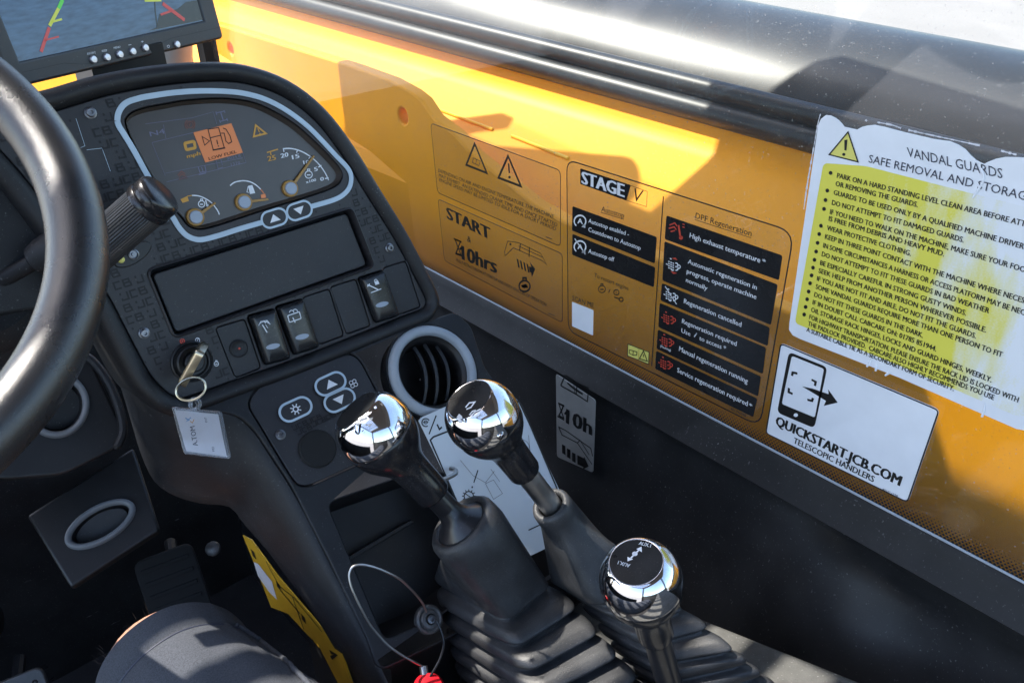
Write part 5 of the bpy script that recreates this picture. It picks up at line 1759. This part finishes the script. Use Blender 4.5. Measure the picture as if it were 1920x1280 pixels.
# adhesive left where the sticker tore away
m = MB()
for pts in ([(172, 40), (160, 80), (140, 190), (115, 330), (95, 450), (80, 560)], [(480, 85), (560, 100), (610, 118)], [(650, 128), (760, 152), (900, 182), (1040, 212)], [(1155, 240), (1240, 262)], [(415, 72), (425, 80)]):
    qs = smooth(GL.uvs(zs(zc, pts)), 8, False)
    for i in range(len(qs) - 1):
        w = random.uniform(0.0004, 0.0016)
        ribbon(m, GL, [qs[i], qs[i + 1]], w, 0.0003)
m.build('adhesive_residue', M['labelw'], s5, flat=True, kind='stuff')
H5 = 0.0008
p = PG(zc, H5); p.fill(rounded([(186, 308), (420, 325), (980, 470), (1500, 600), (1440, 1660), (1250, 1690), (620, 1420), (30, 1180)], 26)); wy = p.build('worn_yellow_print', M['worn'], s5)
p = PG(zc, H5); p.fill([(320, 139), (217, 262), (374, 302)]); p.build('caution_triangle', M['paleyel'], s5)
H6 = 0.0011
m = MB()   # creases of lifted vinyl
for a, b2, c in (((1048, 330), (1062, 400), (1000, 500)),):
    tube(m, [GL.P(GL.uv(zc(*v)), 0.0008) for v in smooth([a, b2, c], 5, False)], [0.0002] + [0.0009] * 9 + [0.0002], 8)
for a, b2 in (((690, 345), (660, 405)), ((715, 385), (712, 430)), ((800, 430), (770, 458)), ((1368, 620), (1350, 705))):
    tube(m, [GL.P(GL.uv(zd(*v)), 0.0006) for v in (a, ((a[0] + b2[0]) / 2 + 4, (a[1] + b2[1]) / 2), b2)], [0.0002, 0.0011, 0.0008], 8)
m.build('crease', M['sticker'], s5, kind='stuff')
p = PG(zc, H6); p.line([(320, 139), (217, 262), (374, 302)], 7, True).fill([(300, 183), (317, 180), (311, 240), (300, 238)]).ell((297, 261), 9, 8); p.build('caution_symbol', M['ink'], s5)
p = PG(zc, H6)
p.text('VANDAL GUARDS', (644, 272), (1163, 393), (640, 222)).text('SAFE REMOVAL AND STORAG', (431, 304), (1288, 512), (437, 262))
p.build('title', M['navy'], s5)
def zinv(pxy): return ((pxy[0] - 1480) * 2.909, (pxy[1] - 200) * 2.909)
LN = [('PARK ON A HARD STANDING LEVEL CLEAN AREA BEFORE ATT', (258, 388), (1285, 655), (225, 362)), ('OR REMOVING THE GUARDS.', (250, 432), (700, 550), None),
      ('GUARDS TO BE USED ONLY BY A QUALIFIED MACHINE DRIVER', (240, 480), (1278, 778), (207, 458)), ('DO NOT ATTEMPT TO FIT DAMAGED GUARDS.', (230, 535), (950, 742), (197, 510)),
      ('IF YOU NEED TO WALK ON THE MACHINE, MAKE SURE YOUR FOO', (220, 585), (1285, 905), (189, 558)), ('IS FREE FROM DEBRIS AND HEAVY MUD.', (213, 622), (843, 818), None),
      ('WEAR PROTECTIVE CLOTHING.', (203, 672), (662, 815), (172, 650)), ('KEEP IN THREE POINT CONTACT WITH THE MACHINE WHERE NECES', (193, 720), (1280, 1072), (163, 695)),
      ('IN SOME CIRCUMSTANCES A HARNESS OR ACCESS PLATFORM MAY BE NEC', (183, 768), (1282, 1138), (154, 743)), ('DO NOT ATTEMPT TO FIT THESE GUARDS IN BAD WEATHER', (175, 815), (1088, 1128), (146, 790)),
      ('BE ESPECIALLY CAREFUL IN STRONG GUSTY WINDS.', (166, 862), (963, 1140), (137, 835)), ('SEEK HELP FROM ANOTHER PERSON WHEREVER POSSIBLE.', (158, 905), (1072, 1232), (129, 878)),
      ('IF YOU ARE NOT FIT AND ABLE, DO NOT FIT THE GUARDS.', (149, 948), (1017, 1265), (121, 920)), ('SOME VANDAL GUARDS REQUIRE MORE THAN ONE PERSON TO FIT', (142, 992), zinv((1878.7, 670)), (113, 963)),
      ('DO NOT FIT THESE GUARDS IN THE DARK.', (134, 1035), zinv((1730.3, 633.4)), (105, 1008)), ('IF IN DOUBT CALL CABCARE ON: 01785 851944.', (125, 1077), zinv((1755, 659)), (97, 1050)),
      ('OIL STORAGE RACK HINGES, LOCKS AND GUARD HINGES, WEEKLY.', (117, 1117), zinv((1858.4, 717)), (89, 1092)), ('FOR HIGHWAY TRANSPORTATION, PLEASE ENSURE THE RACK LID IS LOCKED WITH', (107, 1157), zinv((1908.4, 754.4)), (81, 1133)),
      ('THE PADLOCK PROVIDED.  CABCARE ALSO HIGHLY RECOMMENDS YOU USE', (100, 1192), zinv((1863, 750)), None), ('A SUITABLE CABLE TIE AS A SECONDARY FORM OF SECURITY.', (92, 1225), zinv((1788, 733)), None)]
p = PG(zc, H6)
for k, (s, a, b2, bu) in enumerate(LN):
    ch_h = 27 - 0.15 * k
    p.text(s, a, b2, (a[0] + 4, a[1] - ch_h), 0.032)
    if bu: p.ell(bu, 10, 11, 12)
p.build('lettering', M['ink'], s5)
